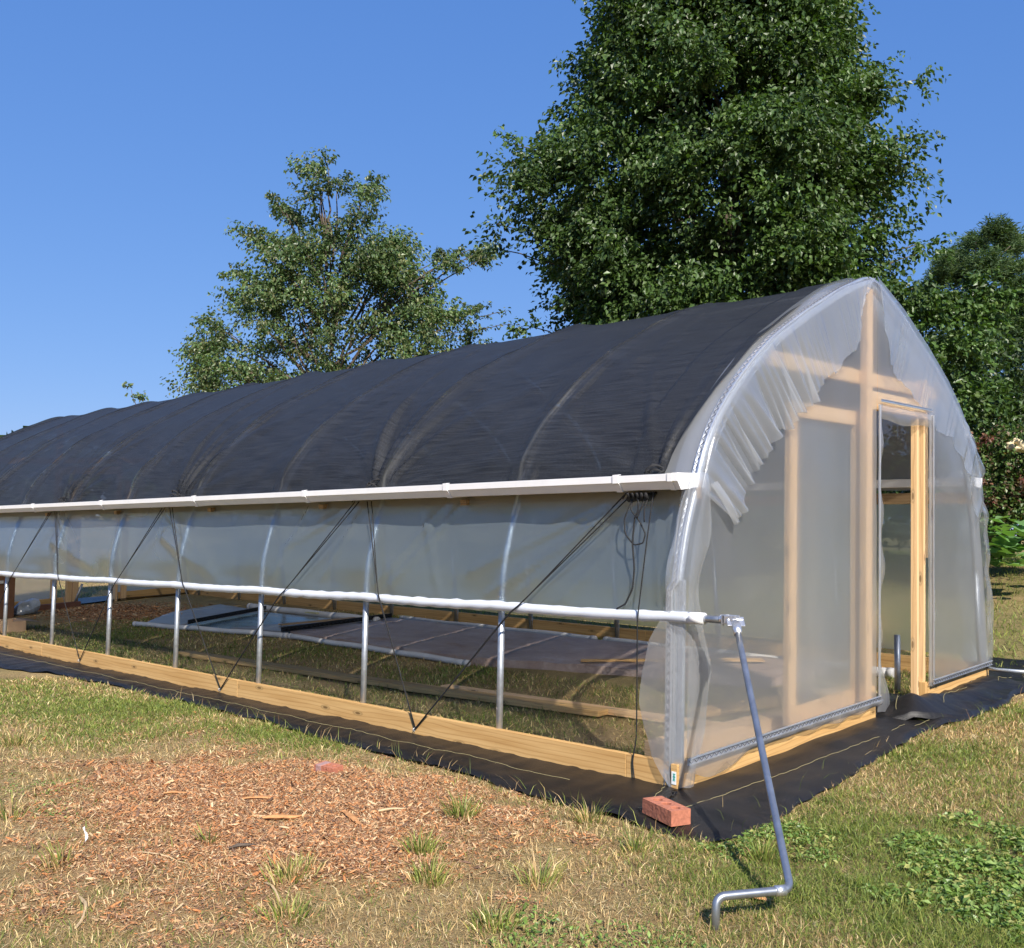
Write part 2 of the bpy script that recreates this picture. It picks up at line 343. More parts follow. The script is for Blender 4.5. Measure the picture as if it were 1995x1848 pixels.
# inner line follows the wall
inx=np.where(ey>-.0,-.05,np.minimum(ex,-.05)); iny=np.where((ex>.0)&(ey>-.05),np.minimum(ey,4.9),.03)
inx=np.where(ex>.25,-.05,np.minimum(ex,.0)); inx=np.where(ey>.03,-.05,inx); iny=np.where(ey>.03,ey,.03)
rows=[]
for i in range(n):
    row=[]
    for j in range(15):
        t=j/14; x=inx[i]*(1-t)+ex[i]*t; y=iny[i]*(1-t)+ey[i]*t
        if j==14: x+=.012*math.sin(i*.21)+.008*math.sin(i*.63); y+=.012*math.sin(i*.17+1)+.008*math.sin(i*.55)
        wr=.016*(float(vnoise(x,y,5,60))-.4)+.010*float(vnoise(x*3,y*.8,6,61))+.006*math.sin((x+y)*9+3*math.sin(x*2))*t
        if x>0 and y>-.3: wr+=.012*max(0,math.sin(y*7+x*9)) *t
        z=zf(x,y)+.006+wr-(.018*(t>.99))
        row.append(Vector((x,y,z)))
    rows.append(row)
fab=MB().grid(rows).build('ground_fabric','woven_barrier',None,smooth=True)
tag(fab,'long black woven weed fabric along the front board and round the near corner','weed fabric')
def thread(pts,parent,seed=0,r=.0009):
    P=[]; rr=random.Random(seed)
    for a,b in zip(pts[:-1],pts[1:]):
        m=max(2,int(math.hypot(b[0]-a[0],b[1]-a[1])/.03))
        for k in range(m):
            t=k/m; x=a[0]*(1-t)+b[0]*t+rr.uniform(-.0025,.0025)+.004*math.sin((a[0]+t)*23); y=a[1]*(1-t)+b[1]*t+rr.uniform(-.0025,.0025)+.006*math.sin(k*.25+seed)
            wr=.011*(float(vnoise(x,y,5,60))-.4)+.007*float(vnoise(x*3,y*.8,6,61))
            P.append(Vector((x,y,zf(x,y)+.015+wr)))
    MB().tube(P,r,5).build('thread','thread_yellow',parent)
thread([(-13,-.26),(-9,-.25),(-4.5,-.235),(-2,-.25),(-.45,-.27)],fab,1,.0011)
thread([(-.03,-.10),(.02,-.25),(.08,-.42),(.05,-.48)],fab,2)
thread([(.235,-.46),(.22,-.30),(.245,.15),(.255,.6),(.26,1.2),(.27,1.7),(.25,2.1)],fab,3)
thread([(.30,2.35),(.31,2.05)],fab,5)
# second fabric piece, heaped across the doorway and lapping over the first
rows=[]
for i in range(110):
    t=i/109; y=2.18+3.1*t
    xo=float(np.interp(y,[2.18,2.35,2.6,2.9,3.4,4.0,4.5,5.3],[.12,.30,.43,.47,.44,.40,.32,.20]))
    xi=float(np.interp(y,[2.18,2.5,3.0,3.1,4.3,5.3],[-.12,-.30,-.30,-.02,-.02,-.5]))
    row=[]
    for j in range(34):
        u=j/33; x=xi*(1-u)+xo*u
        hump=.10*math.exp(-((y-2.42)/.16)**2)*math.exp(-((x-.13)/.15)**2)+.085*math.exp(-((y-2.75)/.28)**2)*math.exp(-((x-.17)/.13)**2)+.05*math.exp(-((y-3.3)/.35)**2)*math.exp(-((x-.22)/.1)**2)+.03*math.exp(-((y-3.9)/.3)**2)*math.exp(-((x-.2)/.12)**2)
        wr=.022*(float(vnoise(x,y,7,70))-.5)+.012*(float(vnoise(x,y,17,71))-.5)
        z=zf(x,y)+.022+hump+wr-(.03 if (u>.985 or t>.99) else 0)
        if t<.03: z-=.012
        row.append(Vector((x+.02*math.sin(y*8),y+.02*math.sin(x*20)*(1-t),z)))
    rows.append(row)
fab2=MB().grid(rows).build('ground_fabric','woven_barrier',None,smooth=True)
tag(fab2,'rumpled black weed fabric heaped in the doorway and lapping over the other piece','weed fabric')
def thread2(pts,seed):
    P=[]
    for a,b in zip(pts[:-1],pts[1:]):
        for k in range(8):
            t=k/8; x=a[0]*(1-t)+b[0]*t; y=a[1]*(1-t)+b[1]*t+.008*math.sin(k+seed)
            hump=.10*math.exp(-((y-2.42)/.16)**2)*math.exp(-((x-.13)/.15)**2)+.085*math.exp(-((y-2.75)/.28)**2)*math.exp(-((x-.17)/.13)**2)+.05*math.exp(-((y-3.3)/.35)**2)*math.exp(-((x-.22)/.1)**2)+.03*math.exp(-((y-3.9)/.3)**2)*math.exp(-((x-.2)/.12)**2)
            wr=.022*(float(vnoise(x,y,7,70))-.5)+.012*(float(vnoise(x,y,17,71))-.5)
            P.append(Vector((x,y,zf(x,y)+.030+hump+wr)))
    MB().tube(P,.0011,5).build('thread','thread_yellow',fab2)
thread2([(.27,2.68),(.20,2.9),(.17,3.2),(.12,3.6)],1); thread2([(.12,2.27),(.07,2.42),(.03,2.55)],2); thread2([(.24,3.9),(.16,4.15),(.2,4.4)],3)
# far end fabric strip
rows=[[Vector((x,y,zf(x,y)+.012+.02*float(vnoise(x,y,3,80)))) for x in np.linspace(-LEN-.7,-LEN+.1,8)] for y in np.linspace(-.6,5,60)]
tag(MB().grid(rows).build('ground_fabric','woven_barrier',None,smooth=True),'dark fabric strip across the far end doorway','weed fabric')

# ---------------------------------------------------------------- grass, litter and chips
def blades(x,y,z,L,Wd,lean,az,curl,tone):
    """each blade a quad and a tip triangle, built as three-sided faces"""
    n=len(x); d=np.stack([np.cos(az),np.sin(az),np.zeros(n)],1); s=np.stack([-np.sin(az),np.cos(az),np.zeros(n)],1)
    # side vector turned at random so blades are not all edge-on
    up=np.array([0,0,1.])
    P0=np.stack([x,y,z],1)
    a1=lean; a2=np.minimum(lean+curl,1.75)
    P1=P0+(d*np.sin(a1)[:,None]+up*np.cos(a1)[:,None])*(L*.55)[:,None]
    P2=P1+(d*np.sin(a2)[:,None]+up*np.cos(a2)[:,None])*(L*.45)[:,None]
    rt=rng.uniform(0,np.pi,n); sv=s*np.cos(rt)[:,None]+d*np.sin(rt)[:,None]
    h=sv*(Wd/2)[:,None]
    V=np.stack([P0-h,P0+h,P1-h*.85,P1+h*.85,P2],1).reshape(-1,3)
    b=np.arange(n)[:,None]*5; F=np.concatenate([b+np.array([[0,1,3]]),b+np.array([[0,3,2]]),b+np.array([[2,3,4]])],0)
    return V,F,np.repeat(tone,5,axis=0)
def view_ok(x,y,lim=.62):
    dx=x-CAM.x; dy=y-CAM.y; a=np.arctan2(dy,dx)-YAW; a=(a+np.pi)%(2*np.pi)-np.pi; return np.abs(a)<lim
GREEN=np.array([[.13,.20,.04],[.18,.25,.055],[.10,.16,.04],[.25,.30,.085]]); STRAW=np.array([[.56,.42,.22],[.42,.30,.16],[.28,.18,.10],[.66,.55,.32],[.33,.24,.12]])
def tones(n,g):
    k=rng.random(n)<g; c=np.where(k[:,None],GREEN[rng.integers(0,4,n)]*np.array([1.06,.97,1.0]),STRAW[rng.integers(0,5,n)]); return c*np.array([1.12,1.06,1.0])*rng.uniform(.6,1.35,(n,1))
def polar(n,r0,r1,lim,p=1.0):
    r=(rng.random(n)*(r1**p-r0**p)+r0**p)**(1/p); a=YAW+rng.uniform(-lim,lim,n); return CAM.x+r*np.cos(a),CAM.y+r*np.sin(a),r
def lawn(n,r0,r1,keep,name,label,hs=1,p=.9,lim=.62):
    x,y,r=polar(n,r0,r1,lim,p); g,m=fields(x,y); bare=np.clip(fbm(x,y,2.2,40)*2.4-1.25,0,1); pr=np.clip(.35+.9*g,0,1)*(1-.95*m)*(1-.75*bare)*(.35+1.3*fbm(x,y,16,92)); k=keep(x,y)&(rng.random(n)<pr)
    x,y,r,g=x[k],y[k],r[k],g[k]; n=len(x)
    tl=fbm(x,y,9,90); L=rng.uniform(.016,.040,n)*(0.65+.9*tl)*hs*(1+.35*g); Wd=rng.uniform(.0016,.0030,n)*np.clip(r/3.2,1,3.0)
    ln=rng.uniform(.15,1.25,n); ln=np.where(rng.random(n)<.25,1.35,ln)
    V,F,T=blades(x,y,gz(x,y)-.002,L,Wd,ln,rng.uniform(0,6.28,n),rng.uniform(.1,.9,n),tones(n,np.clip(g*1.15+.08,0,1)))
    o=bigmesh(name,V,F,'blade',T); tag(o,label,'grass',None,'stuff'); return o
out=lambda x,y:(~on_fabric(x,y))&((y<-.3)|(x>.2))&(y<6)&~((x<0)&(y>-.1))
lawn(860000,1.2,9.5,out,'grass','patchy green and straw coloured lawn in front of and beside the tunnel',p=.75,lim=.70)
def long_grass():
    x,y,r=polar(60000,1.2,7.5,.62,.8); g,m=fields(x,y); k=out(x,y)&(rng.random(len(x))<(.25+.6*g)*(1-.9*m)*(fbm(x,y,7,95)>.47)); x,y,r,g=x[k],y[k],r[k],g[k]; n=len(x)
    V,F,T=blades(x,y,gz(x,y)-.002,rng.uniform(.035,.085,n),rng.uniform(.0018,.0036,n),rng.uniform(.2,1.3,n),rng.uniform(0,6.28,n),rng.uniform(.2,1.1,n),tones(n,np.clip(g*1.1+.15,0,1)))
    tag(bigmesh('long_grass',V,F,'blade',T),'scattered longer blades standing over the short lawn','grass',None,'stuff')
long_grass()
ins=lambda x,y:(x<-.03)&(x>-LEN)&(y>.03)&(y<W-.03)&~((x>-9)&(x<-.9)&(y>2.15)&(y<3.9)&(y>2.0+.0*x))
lawn(330000,3.6,14,ins,'grass','shaded dry and green grass on the floor inside the tunnel',hs=1.25,p=1.2)
beh=lambda x,y:(y>W+.05)&((y<11)|(x>-8))
lawn(150000,7,26,beh,'grass','bright green lawn behind and to the right of the tunnel',hs=2.0,p=1.1,lim=.55)
bx=lambda x,y:(x<-LEN-.7)&(y>-3)&(y<8)
lawn(60000,14,24,bx,'grass','bright lawn seen through the far doorway',hs=2.4,p=1.1)
# flattened straw and clippings lying on the soil
x,y,r=polar(170000,1.2,8.5,.62,.8); g,m=fields(x,y); k=out(x,y)&(rng.random(len(x))<(.75-.35*g)); x,y,r,m=x[k],y[k],r[k],m[k]; n=len(x)
tn=STRAW[rng.integers(0,5,n)]*rng.uniform(.55,1.15,(n,1)); mt=np.array([[.50,.24,.10],[.36,.16,.08],[.56,.33,.17],[.24,.12,.07]])[rng.integers(0,4,n)]; tn=np.where((rng.random(n)<m)[:,None],mt,tn)
V,F,T=blades(x,y,gz(x,y)+.002,rng.uniform(.015,.055,n),rng.uniform(.0012,.0026,n)*np.clip(r/3,1,2.4),rng.uniform(1.25,1.57,n),rng.uniform(0,6.28,n),rng.uniform(-.15,.25,n),tn)
tag(bigmesh('straw_litter',V,F,'litter',T),'dry straw and clippings lying flat over the bare soil','straw',None,'stuff')
# wood chips: thin tapered slivers with real thickness
def chips(x,y,L,Wd,tone,name,label,lift=.004):
    n=len(x); az=rng.uniform(0,6.28,n); tl=rng.normal(0,.28,n); ro=rng.normal(0,.5,n)
    d=np.stack([np.cos(az)*np.cos(tl),np.sin(az)*np.cos(tl),np.sin(tl)],1); s=np.stack([-np.sin(az),np.cos(az),np.zeros(n)],1); u=np.cross(d,s); s2=s*np.cos(ro)[:,None]+u*np.sin(ro)[:,None]; u2=np.cross(d,s2)
    C=np.stack([x,y,gz(x,y)+lift+np.abs(np.sin(tl))*L*.4],1); th=(Wd*.25)[:,None]
    hl=(L/2)[:,None]*d; hw=(Wd/2)[:,None]*s2; k=rng.uniform(.2,.9,(n,1))
    V=np.stack([C-hl-hw*k,C-hl+hw*k,C+hw,C+hl*1.0+hw*.3,C+hl-hw*.4,C-hw*1.1,C+u2*th+hl*.1,C-u2*th],1).reshape(-1,3)
    b=np.arange(n)[:,None]*8; ring=[0,1,2,3,4,5]; tr=[]
    for i in range(6): a,c=ring[i],ring[(i+1)%6]; tr+= [[a,6,c],[a,c,7]]
    F=np.concatenate([b+np.array([t]) for t in tr],0)
    o=bigmesh(name,V,F,'litter',np.repeat(tone,8,axis=0)); return tag(o,label,'wood chips',None,'stuff')
MT=np.array([[.54,.27,.12],[.38,.19,.09],[.58,.36,.19],[.17,.10,.065],[.50,.21,.08],[.62,.45,.26],[.31,.18,.105]])
x=rng.uniform(-4.2,.6,520000); y=rng.uniform(-3.4,-.35,520000); g,m=fields(x,y); k=(rng.random(len(x))<np.clip(m*1.15,0.012,1))&~on_fabric(x,y)&view_ok(x,y,.7); x,y=x[k],y[k]; n=len(x)
L=rng.gamma(1.6,.0052,n)+.005; chips(x,y,L,L*rng.uniform(.08,.30,n)+.001,MT[rng.integers(0,7,n)]*rng.uniform(.7,1.2,(n,1)),'wood_chips','orange brown shredded wood mulch heaped on the soil')
x=rng.normal(-10.9,.9,16000); y=rng.normal(2.4,.42,16000); k=(x>-12.4)&(y>.9)&(y<3.9); x,y=x[k],y[k]; n=len(x); L=rng.gamma(1.8,.010,n)+.008
chips(x,y,L,L*.25,MT[rng.integers(0,6,n)]*.95,'wood_chips','brown wood shreds on the tunnel floor near the far doorway')
# individual grass tufts
def tuft(x0,y0,rad,n,L,name,label,gr=.6,lean=.6):
    a=rng.uniform(0,6.28,n); r=rad*np.sqrt(rng.random(n))*rng.uniform(.3,1,n); x=x0+r*np.cos(a); y=y0+r*np.sin(a)
    V,F,T=blades(x,y,gz(x,y)-.003,rng.uniform(.25,1,n)*L*1.1,rng.uniform(.0028,.0055,n),np.clip(r/rad*lean+rng.uniform(0,.35,n),0,1.3),a+rng.normal(0,.5,n),rng.uniform(.05,.7,n),tones(n,np.full(n,gr)))
    T=T*1.1; o=bigmesh(name,V,F,'blade',T); return tag(o,label,'grass tuft','grass tufts on the bare soil')
TF=[(-1.124,-2.465,.07,70,.12,'upright pale green tuft at the left, behind the curved root',.55),(-.385,-1.937,.13,220,.09,'wide straw based tuft below the orange wood chunk',.5),
 (-.43,-1.04,.07,150,.14,'tall green tuft at the right edge of the wood mulch',.75),(-.218,-1.465,.09,170,.11,'dark green tuft on the soil in front of the tall one',.85),
 (.306,-1.371,.08,110,.13,'thin loose tuft on bare soil, left of the crank handle',.6),(-3.59,-1.708,.12,160,.12,'yellowing tuft at the left edge of the lawn',.5),
 (-1.962,-2.332,.08,60,.16,'lanky tuft with long pale stalks at far left',.45),(-.012,-.679,.08,90,.13,'sprawling tuft beside the fabric edge near the brick',.5),
 (.0,-1.62,.10,160,.10,'low bushy tuft at the middle of the foreground',.75),(.45,-1.75,.12,190,.09,'broad green tuft nearest the crank grip',.75),
 (.72,-1.95,.10,150,.10,'green tuft at the bottom edge beside the crank',.8),(-.95,-1.95,.05,40,.09,'small tuft left of the orange wood chunk',.7),
 
 (-.1,-2.15,.12,170,.09,'matted tuft near the bottom edge, left of centre',.55),(.36,-.86,.07,90,.12,'leafy tuft below the brick',.7),(.78,-.62,.09,150,.10,'green tuft between crank rod and fabric corner',.85)]
for t in TF: tuft(*t[:5],'grass_tuft',t[5],t[6])
# lone long stalks leaning over the fabric edge
x=np.r_[rng.uniform(-4.5,.5,150),rng.uniform(.35,.65,70)]; y=np.r_[np.interp(x[:150],CO[:14,0],CO[:14,1])-rng.uniform(-.02,.06,150),rng.uniform(-.5,4,70)]
n=len(x); V,F,T=blades(x,y,zg(x,y)-.004,rng.uniform(.05,.13,n),np.full(n,.0028),rng.uniform(.1,.9,n),rng.uniform(0,6.28,n),rng.uniform(.1,.8,n),tones(n,np.full(n,.6)))
tag(bigmesh('edge_stalks',V,F,'blade',T),'long grass stalks leaning over the edge of the black fabric','grass',None,'stuff')
# broad-leaved weeds (clover-like patch)
def broad(n,cx,cy,rx,ry,name,label,sz=(.010,.022),hgt=.07):
    a=rng.uniform(0,6.28,n); r=np.sqrt(rng.random(n)); x=cx+rx*r*np.cos(a); y=cy+ry*r*np.sin(a); k=(fbm(x,y,6,33)+.25*(rng.random(len(x))-.5)>.36+.30*r*r)&~on_fabric(x,y); x,y,r=x[k],y[k],r[k]; n=len(x)
    z=gz(x,y)+rng.uniform(.015,hgt,n)*(1.15-.6*r)
    V,F,T=leaves(np.stack([x,y,z],1),rng.uniform(sz[0],sz[1],n),.55,np.array([[.15,.25,.05],[.19,.29,.06],[.11,.18,.04],[.24,.33,.09],[.33,.33,.10]])[rng.integers(0,5,n)]*rng.uniform(.75,1.2,(n,1)),droop=.2,flat=.72)
    return tag(bigmesh(name,V,F,'leaf',T),label,'weeds',None,'stuff')
def leaves(P,size,asp,tone,droop=.5,flat=.4,outdir=None):
    """pointed leaves folded along the midrib"""
    n=len(P); az=rng.uniform(0,6.28,n); 
    if outdir is not None: az=np.where(rng.random(n)<.65,outdir+rng.normal(0,.7,n),az)
    el=rng.normal(-droop,.45,n); d=np.stack([np.cos(az)*np.cos(el),np.sin(az)*np.cos(el),np.sin(el)],1)
    s=np.stack([-np.sin(az),np.cos(az),np.zeros(n)],1); u=np.cross(d,s)
    ro=rng.normal(0,1-flat,n)*1.3; s2=s*np.cos(ro)[:,None]+u*np.sin(ro)[:,None]; u2=np.cross(d,s2)
    L=size[:,None]; w=L*asp*.5; fold=rng.uniform(.1,.5,(n,1))
    B=P; M_=P+d*L*.45; Tp=P+d*L-u2*L*.10
    V=np.stack([B,M_-s2*w+u2*w*fold,Tp,M_+s2*w+u2*w*fold,M_-u2*L*.02],1).reshape(-1,3)
    b=np.arange(n)[:,None]*5; F=np.concatenate([b+np.array([t]) for t in ([0,1,4],[1,2,4],[0,4,3],[4,2,3])],0)
    return V,F,np.repeat(tone,5,axis=0)
broad(15000,1.55,-.10,.50,.85,'clover_patch','lush green patch of low broad leaved weeds at the right edge of the lawn',(.012,.036),.045)
broad(2600,.75,-.45,.35,.30,'clover_patch','small scatter of broad leaved weeds beside the fabric corner and crank rod',(.012,.028),.04)
broad(2500,.95,-1.7,.6,.35,'clover_patch','thin dark green weeds at the bottom edge right of the crank',(.010,.024),.04)
broad(900,-2.3,-2.15,.6,.3,'clover_patch','few creeping weed leaves among straw at the left foreground',(.010,.02),.03)

# ================================================================ HIGH TUNNEL
TUN=empty('high_tunnel',(0,0,0),'plastic covered gothic arch high tunnel with lumber baseboards, white gutter and open doorway','greenhouse')
def H(x,y,z): return Vector((x,y,zf(x,y)+z))
PROF=[(0,-.12),(0,.5),(0,1.0),(.018,1.1),(.052,1.28),(.10,1.42),(.163,1.60),(.238,1.735),(.348,1.87),(.461,1.985),(.648,2.14),(.884,2.305),(1.281,2.51),(1.723,2.712),(2.10,2.85),(2.19,2.870)]
BACK=[(2.28,2.835),(2.69,2.672),(3.215,2.428),(3.62,2.188),(3.79,2.04),(3.91,1.87),(4.02,1.70),(4.09,1.55),(4.135,1.40),(4.18,1.12),(4.22,.89),(4.29,.5),(4.34,.2),(4.348,-.12)]
FULL=PROF+BACK
def yb(z): return float(np.interp(z,[q[1] for q in BACK[::-1]],[q[0] for q in BACK[::-1]]))
def resample(P,n):
    P=np.array(P,float); d=np.r_[0,np.cumsum(np.hypot(*np.diff(P,axis=0).T))]; t=np.linspace(0,d[-1],n)
    return np.c_[np.interp(t,d,P[:,0]),np.interp(t,d,P[:,1])],d[-1]
def smoothprof(P,n=90):
    Q,L=resample(P,n)
    for _ in range(2): Q[1:-1]=(Q[:-2]+2*Q[1:-1]+Q[2:])/4
    return Q
def outward(Q):
    t=np.gradient(Q,axis=0); t/=np.linalg.norm(t,axis=1)[:,None]; return np.c_[-t[:,1],t[:,0]]
ARCH=smoothprof(FULL,121); ANRM=outward(ARCH)
# pipes run one film-and-channel thickness inside the measured outline
ARCH=ARCH-ANRM*(.032*np.clip((ARCH[:,1]-1.0)/.5,0,1))[:,None]; ANRM=outward(ARCH)
# roof path from front eave (z>1.42) to back eave
k0=int(np.argmax(ARCH[:,1]>1.44)); kb_=len(ARCH)-int(np.argmax(ARCH[::-1,1]>1.44)); ROOF=ARCH[k0:kb_]; ROOF,RL=resample(ROOF,161); RN=outward(ROOF)
def roofpt(s,off=0):
    f=min(max(s,0),1)*160; i=min(int(f),159); t=f-i
    p=ROOF[i]*(1-t)+ROOF[i+1]*t; n=RN[i]*(1-t)+RN[i+1]*t; return p[0]+n[0]*off,p[1]+n[1]*off
# --- baseboards
def board(a,b,ht=.15,th=.038,m='lumber',name='baseboard',parent=TUN,up=(0,0,1),bev=.002,dz=0):
    return MB().beam(a,b,th,ht,up).build(name,m,parent,bevel=bev)
HB=.128; HC=HB-.075
jx=[-.045,-.30,-3.87,-7.45,-11.0,-LEN+.045]
for a,b in zip(jx[:-1],jx[1:]): board(H(a-.001,-.019,HC),H(b+.001,-.019,HC))
jb=[-.045,-3.3,-6.9,-10.5,-LEN+.045]
for a,b in zip(jb[:-1],jb[1:]): board(H(a-.001,W+.019,HC-.01),H(b+.001,W+.019,HC-.01))
board(H(.0,-.062,HC),H(.0,2.20,HC),.15,.038)
board(H(.0,3.085,HC-.01),H(.0,W+.03,HC-.01),.15,.038)
MB().beam(H(-.022,3.06,.0),H(-.022,3.06,.13),.08,.04,(0,1,0)).build('door_block','lumber',TUN,bevel=.002)
board(H(-LEN,-.03,HC),H(-LEN,2.50,HC)); board(H(-LEN,3.17,HC),H(-LEN,W+.03,HC))
# barcode tag stapled on the end grain of the corner board
tg=MB().beam(H(.0,-.0635,.035),H(.0,-.0635,.095),.026,.002,(0,1,0)).build('board_tag','tag_paper',TUN)
q=MB()
for k in range(7): q.beam(H(.002,-.0652,.052+k*.0052),H(.002,-.0652,.0545+k*.0052+.0012*(k%2)),.014-.003*(k%3),.0012,(0,1,0))
q.build('tag_print','green_ink',tg)
# --- hoops
HX=[-.030]+[-1.2116-1.22*i for i in range(10)]+[-LEN+.03]
for i,x in enumerate(HX):
    pts=[H(x,y,z) for y,z in ARCH]
    hp=MB().tube(pts,.0172 if i else .022,12).build('hoop','galvanized',TUN,smooth=True)
    if i: MB().grid([[H(x+dx,y+ny*.0192,z+nz*.0192) for dx in (-.011,0,.011)] for (y,z),(ny,nz) in zip(ARCH,ANRM) if z>1.3]).build('hoop_tape','hoop_tape',hp,smooth=True)
    for yy in (0,W):
        MB().tube([H(x,yy,-.1),H(x,(yy if yy==0 else yb(.90)),.90)],.0195,12).build('ground_post','galvanized',TUN,smooth=True)
# --- wooden hip boards, ridge pole
hy,hz=roofpt(0,-.05)
for s in (0,1):
    yy=(.135 if s==0 else yb(1.44)-.03)
    MB().beam(H(.0,yy,1.44),H(-LEN,yy,1.44),.03,.09).build('hip_board','lumber_old',TUN)
MB().tube([H(-.02,W/2,2.80),H(-LEN,W/2,2.80)],.018,10).build('ridge_pole','galvanized',TUN,smooth=True)
# --- roof film, sheet over the hoops
def sheet(xs,ss,fn,name,m,parent=TUN):
    P=[[fn(x,s) for s in ss] for x in xs]; U=[[(x,s*RL) for s in ss] for x in xs]
    return MB().grid(P,U).build(name,m,parent,smooth=True)
def hoopdist(x): return min(abs(x-h) for h in HX)
def sag(x):
    # 0 on a hoop, 1 half-way between two hoops
    hs=sorted(HX); 
    for a,b in zip(hs[:-1],hs[1:]):
        if a<=x<=b: return 4*(x-a)*(b-x)/max((b-a)**2,.01)
    return 0
xs=np.linspace(.012,-LEN-.02,180)
def roofz(x,s):
    y,z=roofpt(s,.030-.012*sag(x)+.003*math.sin(x*9+s*40)); return H(x,y,z)
sheet(xs,np.linspace(0,1,90),roofz,'roof_film','roof_film')
# --- side curtains
def curtain_profile(zlow,side):
    Q=[(y,z) for y,z in ARCH[:60] if z>zlow]; Q=[(Q[0][0],zlow)]+Q; Q=[q for q in Q if q[1]<1.5]; return resample(Q,26)[0]
def crease(x,z,lines):
    h=0
    for (x0,z0,x1,z1,wd,a) in lines:
        dx,dz=x1-x0,z1-z0; L2=dx*dx+dz*dz; t=((x-x0)*dx+(z-z0)*dz)/L2; tt=min(max(t,0),1)
        d=math.hypot(x-x0-tt*dx,z-z0-tt*dz); h+=a*math.exp(-(d/wd)**2)*(1-.5*tt)
    return h
CL=[(-.32,1.43,-1.30,.86,.020,.022),(-.36,1.43,-1.12,.84,.013,.014),(-.42,1.43,-1.45,1.0,.03,.016),(-.2,1.43,-.75,.86,.02,.010),(-.12,1.40,-.35,.85,.018,.010),
    (-1.75,1.43,-2.35,.84,.02,.013),(-1.6,1.43,-2.2,.86,.018,.012),(-2.65,1.43,-3.4,1.12,.03,.012),(-2.55,1.42,-2.9,.9,.02,.010),
    (-5.25,1.4,-4.4,1.0,.05,.014),(-5.2,1.2,-4.3,.9,.05,.014),(-7.5,1.42,-6.9,1.05,.04,.014),(-7.4,1.15,-6.4,.9,.06,.012),(-2.0,1.43,-1.7,.84,.016,.010),(-3.2,1.4,-3.5,.85,.03,.008)]
def mkcurtain(side,zlow,name):
    pr=curtain_profile(zlow,side); xs=np.linspace(-.03,-LEN+.03,420); P=[];U=[]
    for x in xs:
        row=[];ur=[]
        sg=sag(x)
        for j,(y,z) in enumerate(pr):
            t=j/25; edge=math.exp(-((x+.03)/.05)**2)
            off=.030-.030*sg*math.sin(math.pi*t)*.7+.004*math.sin(x*5+z*7)+ (1.7*crease(x,z,CL) if side==0 else .006*math.sin(x*11+z*5))
            if side==0 and x>-.30: off+=.012*math.sin(x*90+z*14)*math.exp(-((x+.13)/.08)**2)
            if t<.12: off=off*(t/.12)+.032*(1-t/.12)
            yy=y-off if side==0 else yb(z)+off
            row.append(H(x,yy,z)); ur.append((x,z))
        P.append(row);U.append(ur)
    return MB().grid(P,U).build(name,'side_film',TUN,smooth=True)
mkcurtain(0,.81,'side_curtain'); mkcurtain(1,.16,'side_curtain')
# --- roll bar wrapped in film
def barz(x): return .823+.004*x
n=260; pts=[];rad=[]
for k in range(n):
    x=.095-(LEN+.1)*k/(n-1); pts.append(H(x,-.045+.004*math.sin(x*1.7),barz(x)-.008*sag(x))); rad.append(.0275+.0012*math.sin(x*23)+.0008*math.sin(x*57))
rb=MB(); m_=16; o=0
for i,p in enumerate(pts):
    x=p.x; tw=1 if -3.3<x<-1.0 else .3
    for k in range(m_):
        a=2*math.pi*k/m_; r=rad[i]*(1+.10*tw*math.sin(2*a+x*38)+.05*tw*math.sin(3*a-x*71+2)); rb.v.append(p+Vector((0,math.cos(a)*r,math.sin(a)*r)))
for i in range(n-1):
    for k in range(m_):
        k2=(k+1)%m_; rb.face([i*m_+k,(i+1)*m_+k,(i+1)*m_+k2,i*m_+k2])
rb.face(list(range(m_)))
RB=rb.build('roll_bar','wrap_film',TUN,smooth=True)
cuff=MB().tube([H(.06,-.045,.8235),H(.10,-.045,.8235),H(.148,-.045,.8235)],[.0285,.0282,.0278],16).build('white_sleeve','white_vinyl',RB,smooth=True)
MB().tube([H(.05,-.045,.8235),H(.30,-.045,.8245)],.0175,14).build('bar_pipe','steel_blue',RB,smooth=True)
# crank: universal joint, long rod, offset arm and grip
J=H(.31,-.045,.828); E1=Vector((1.12,-1.067,.088)); E2=Vector((.976,-1.283,.082)); E3=Vector((.987,-1.305,-.03))
CK=MB()
def arc(a,b,c,r=.05,n=6):
    a,b,c=Vector(a),Vector(b),Vector(c); p=b+(a-b).normalized()*r; q=b+(c-b).normalized()*r
    return [(p*(1-t)*(1-t)+b*2*t*(1-t)+q*t*t) for t in [i/n for i in range(n+1)]]
d0=(E1-J).normalized()
path=[J+d0*.06]+[J+d0*(.06+k*.18) for k in range(1,6)]+arc(J+d0,E1,E2,.035)+arc(E1,E2,E3,.032)+[E3]
CR=MB().tube(path,.0138,14).build('crank_rod','steel_blue',TUN,smooth=True)
MB().tube([J+d0*.03,J+d0*.075,J+d0*.11],[.022,.021,.0185],14).build('socket','cast_metal',CR,smooth=True)
uj=MB(); sx=Vector((1,0,0))
for dy in (-.019,.019): 
    uj.beam(J+Vector((-.055,dy,0)),J+Vector((.012,dy,.0)),.007,.04)
side=d0.cross(Vector((0,0,1))).normalized()
for dy in (-.022,.022):
    uj.beam(J+side*dy-d0*.022,J+side*dy+d0*.05,.007,.036,side)
uj.beam(J+Vector((-.06,0,0)),J+Vector((-.045,0,0)),.045,.042)
uj.tube([J-side*.036,J+side*.036],.008,8); uj.tube([J-Vector((0,.03,0)),J+Vector((0,.03,0))],.008,8)
uj.tube([J+Vector((-.075,0,0)),J+Vector((-.05,0,0))],.021,10); uj.tube([J+Vector((-.063,0,-.03)),J+Vector((-.063,0,-.015))],.007,6)
uj.tube([J+d0*.045-side*.0,J+d0*.05],.02,10)
uj.build('universal_joint','cast_metal',CR,bevel=.002)
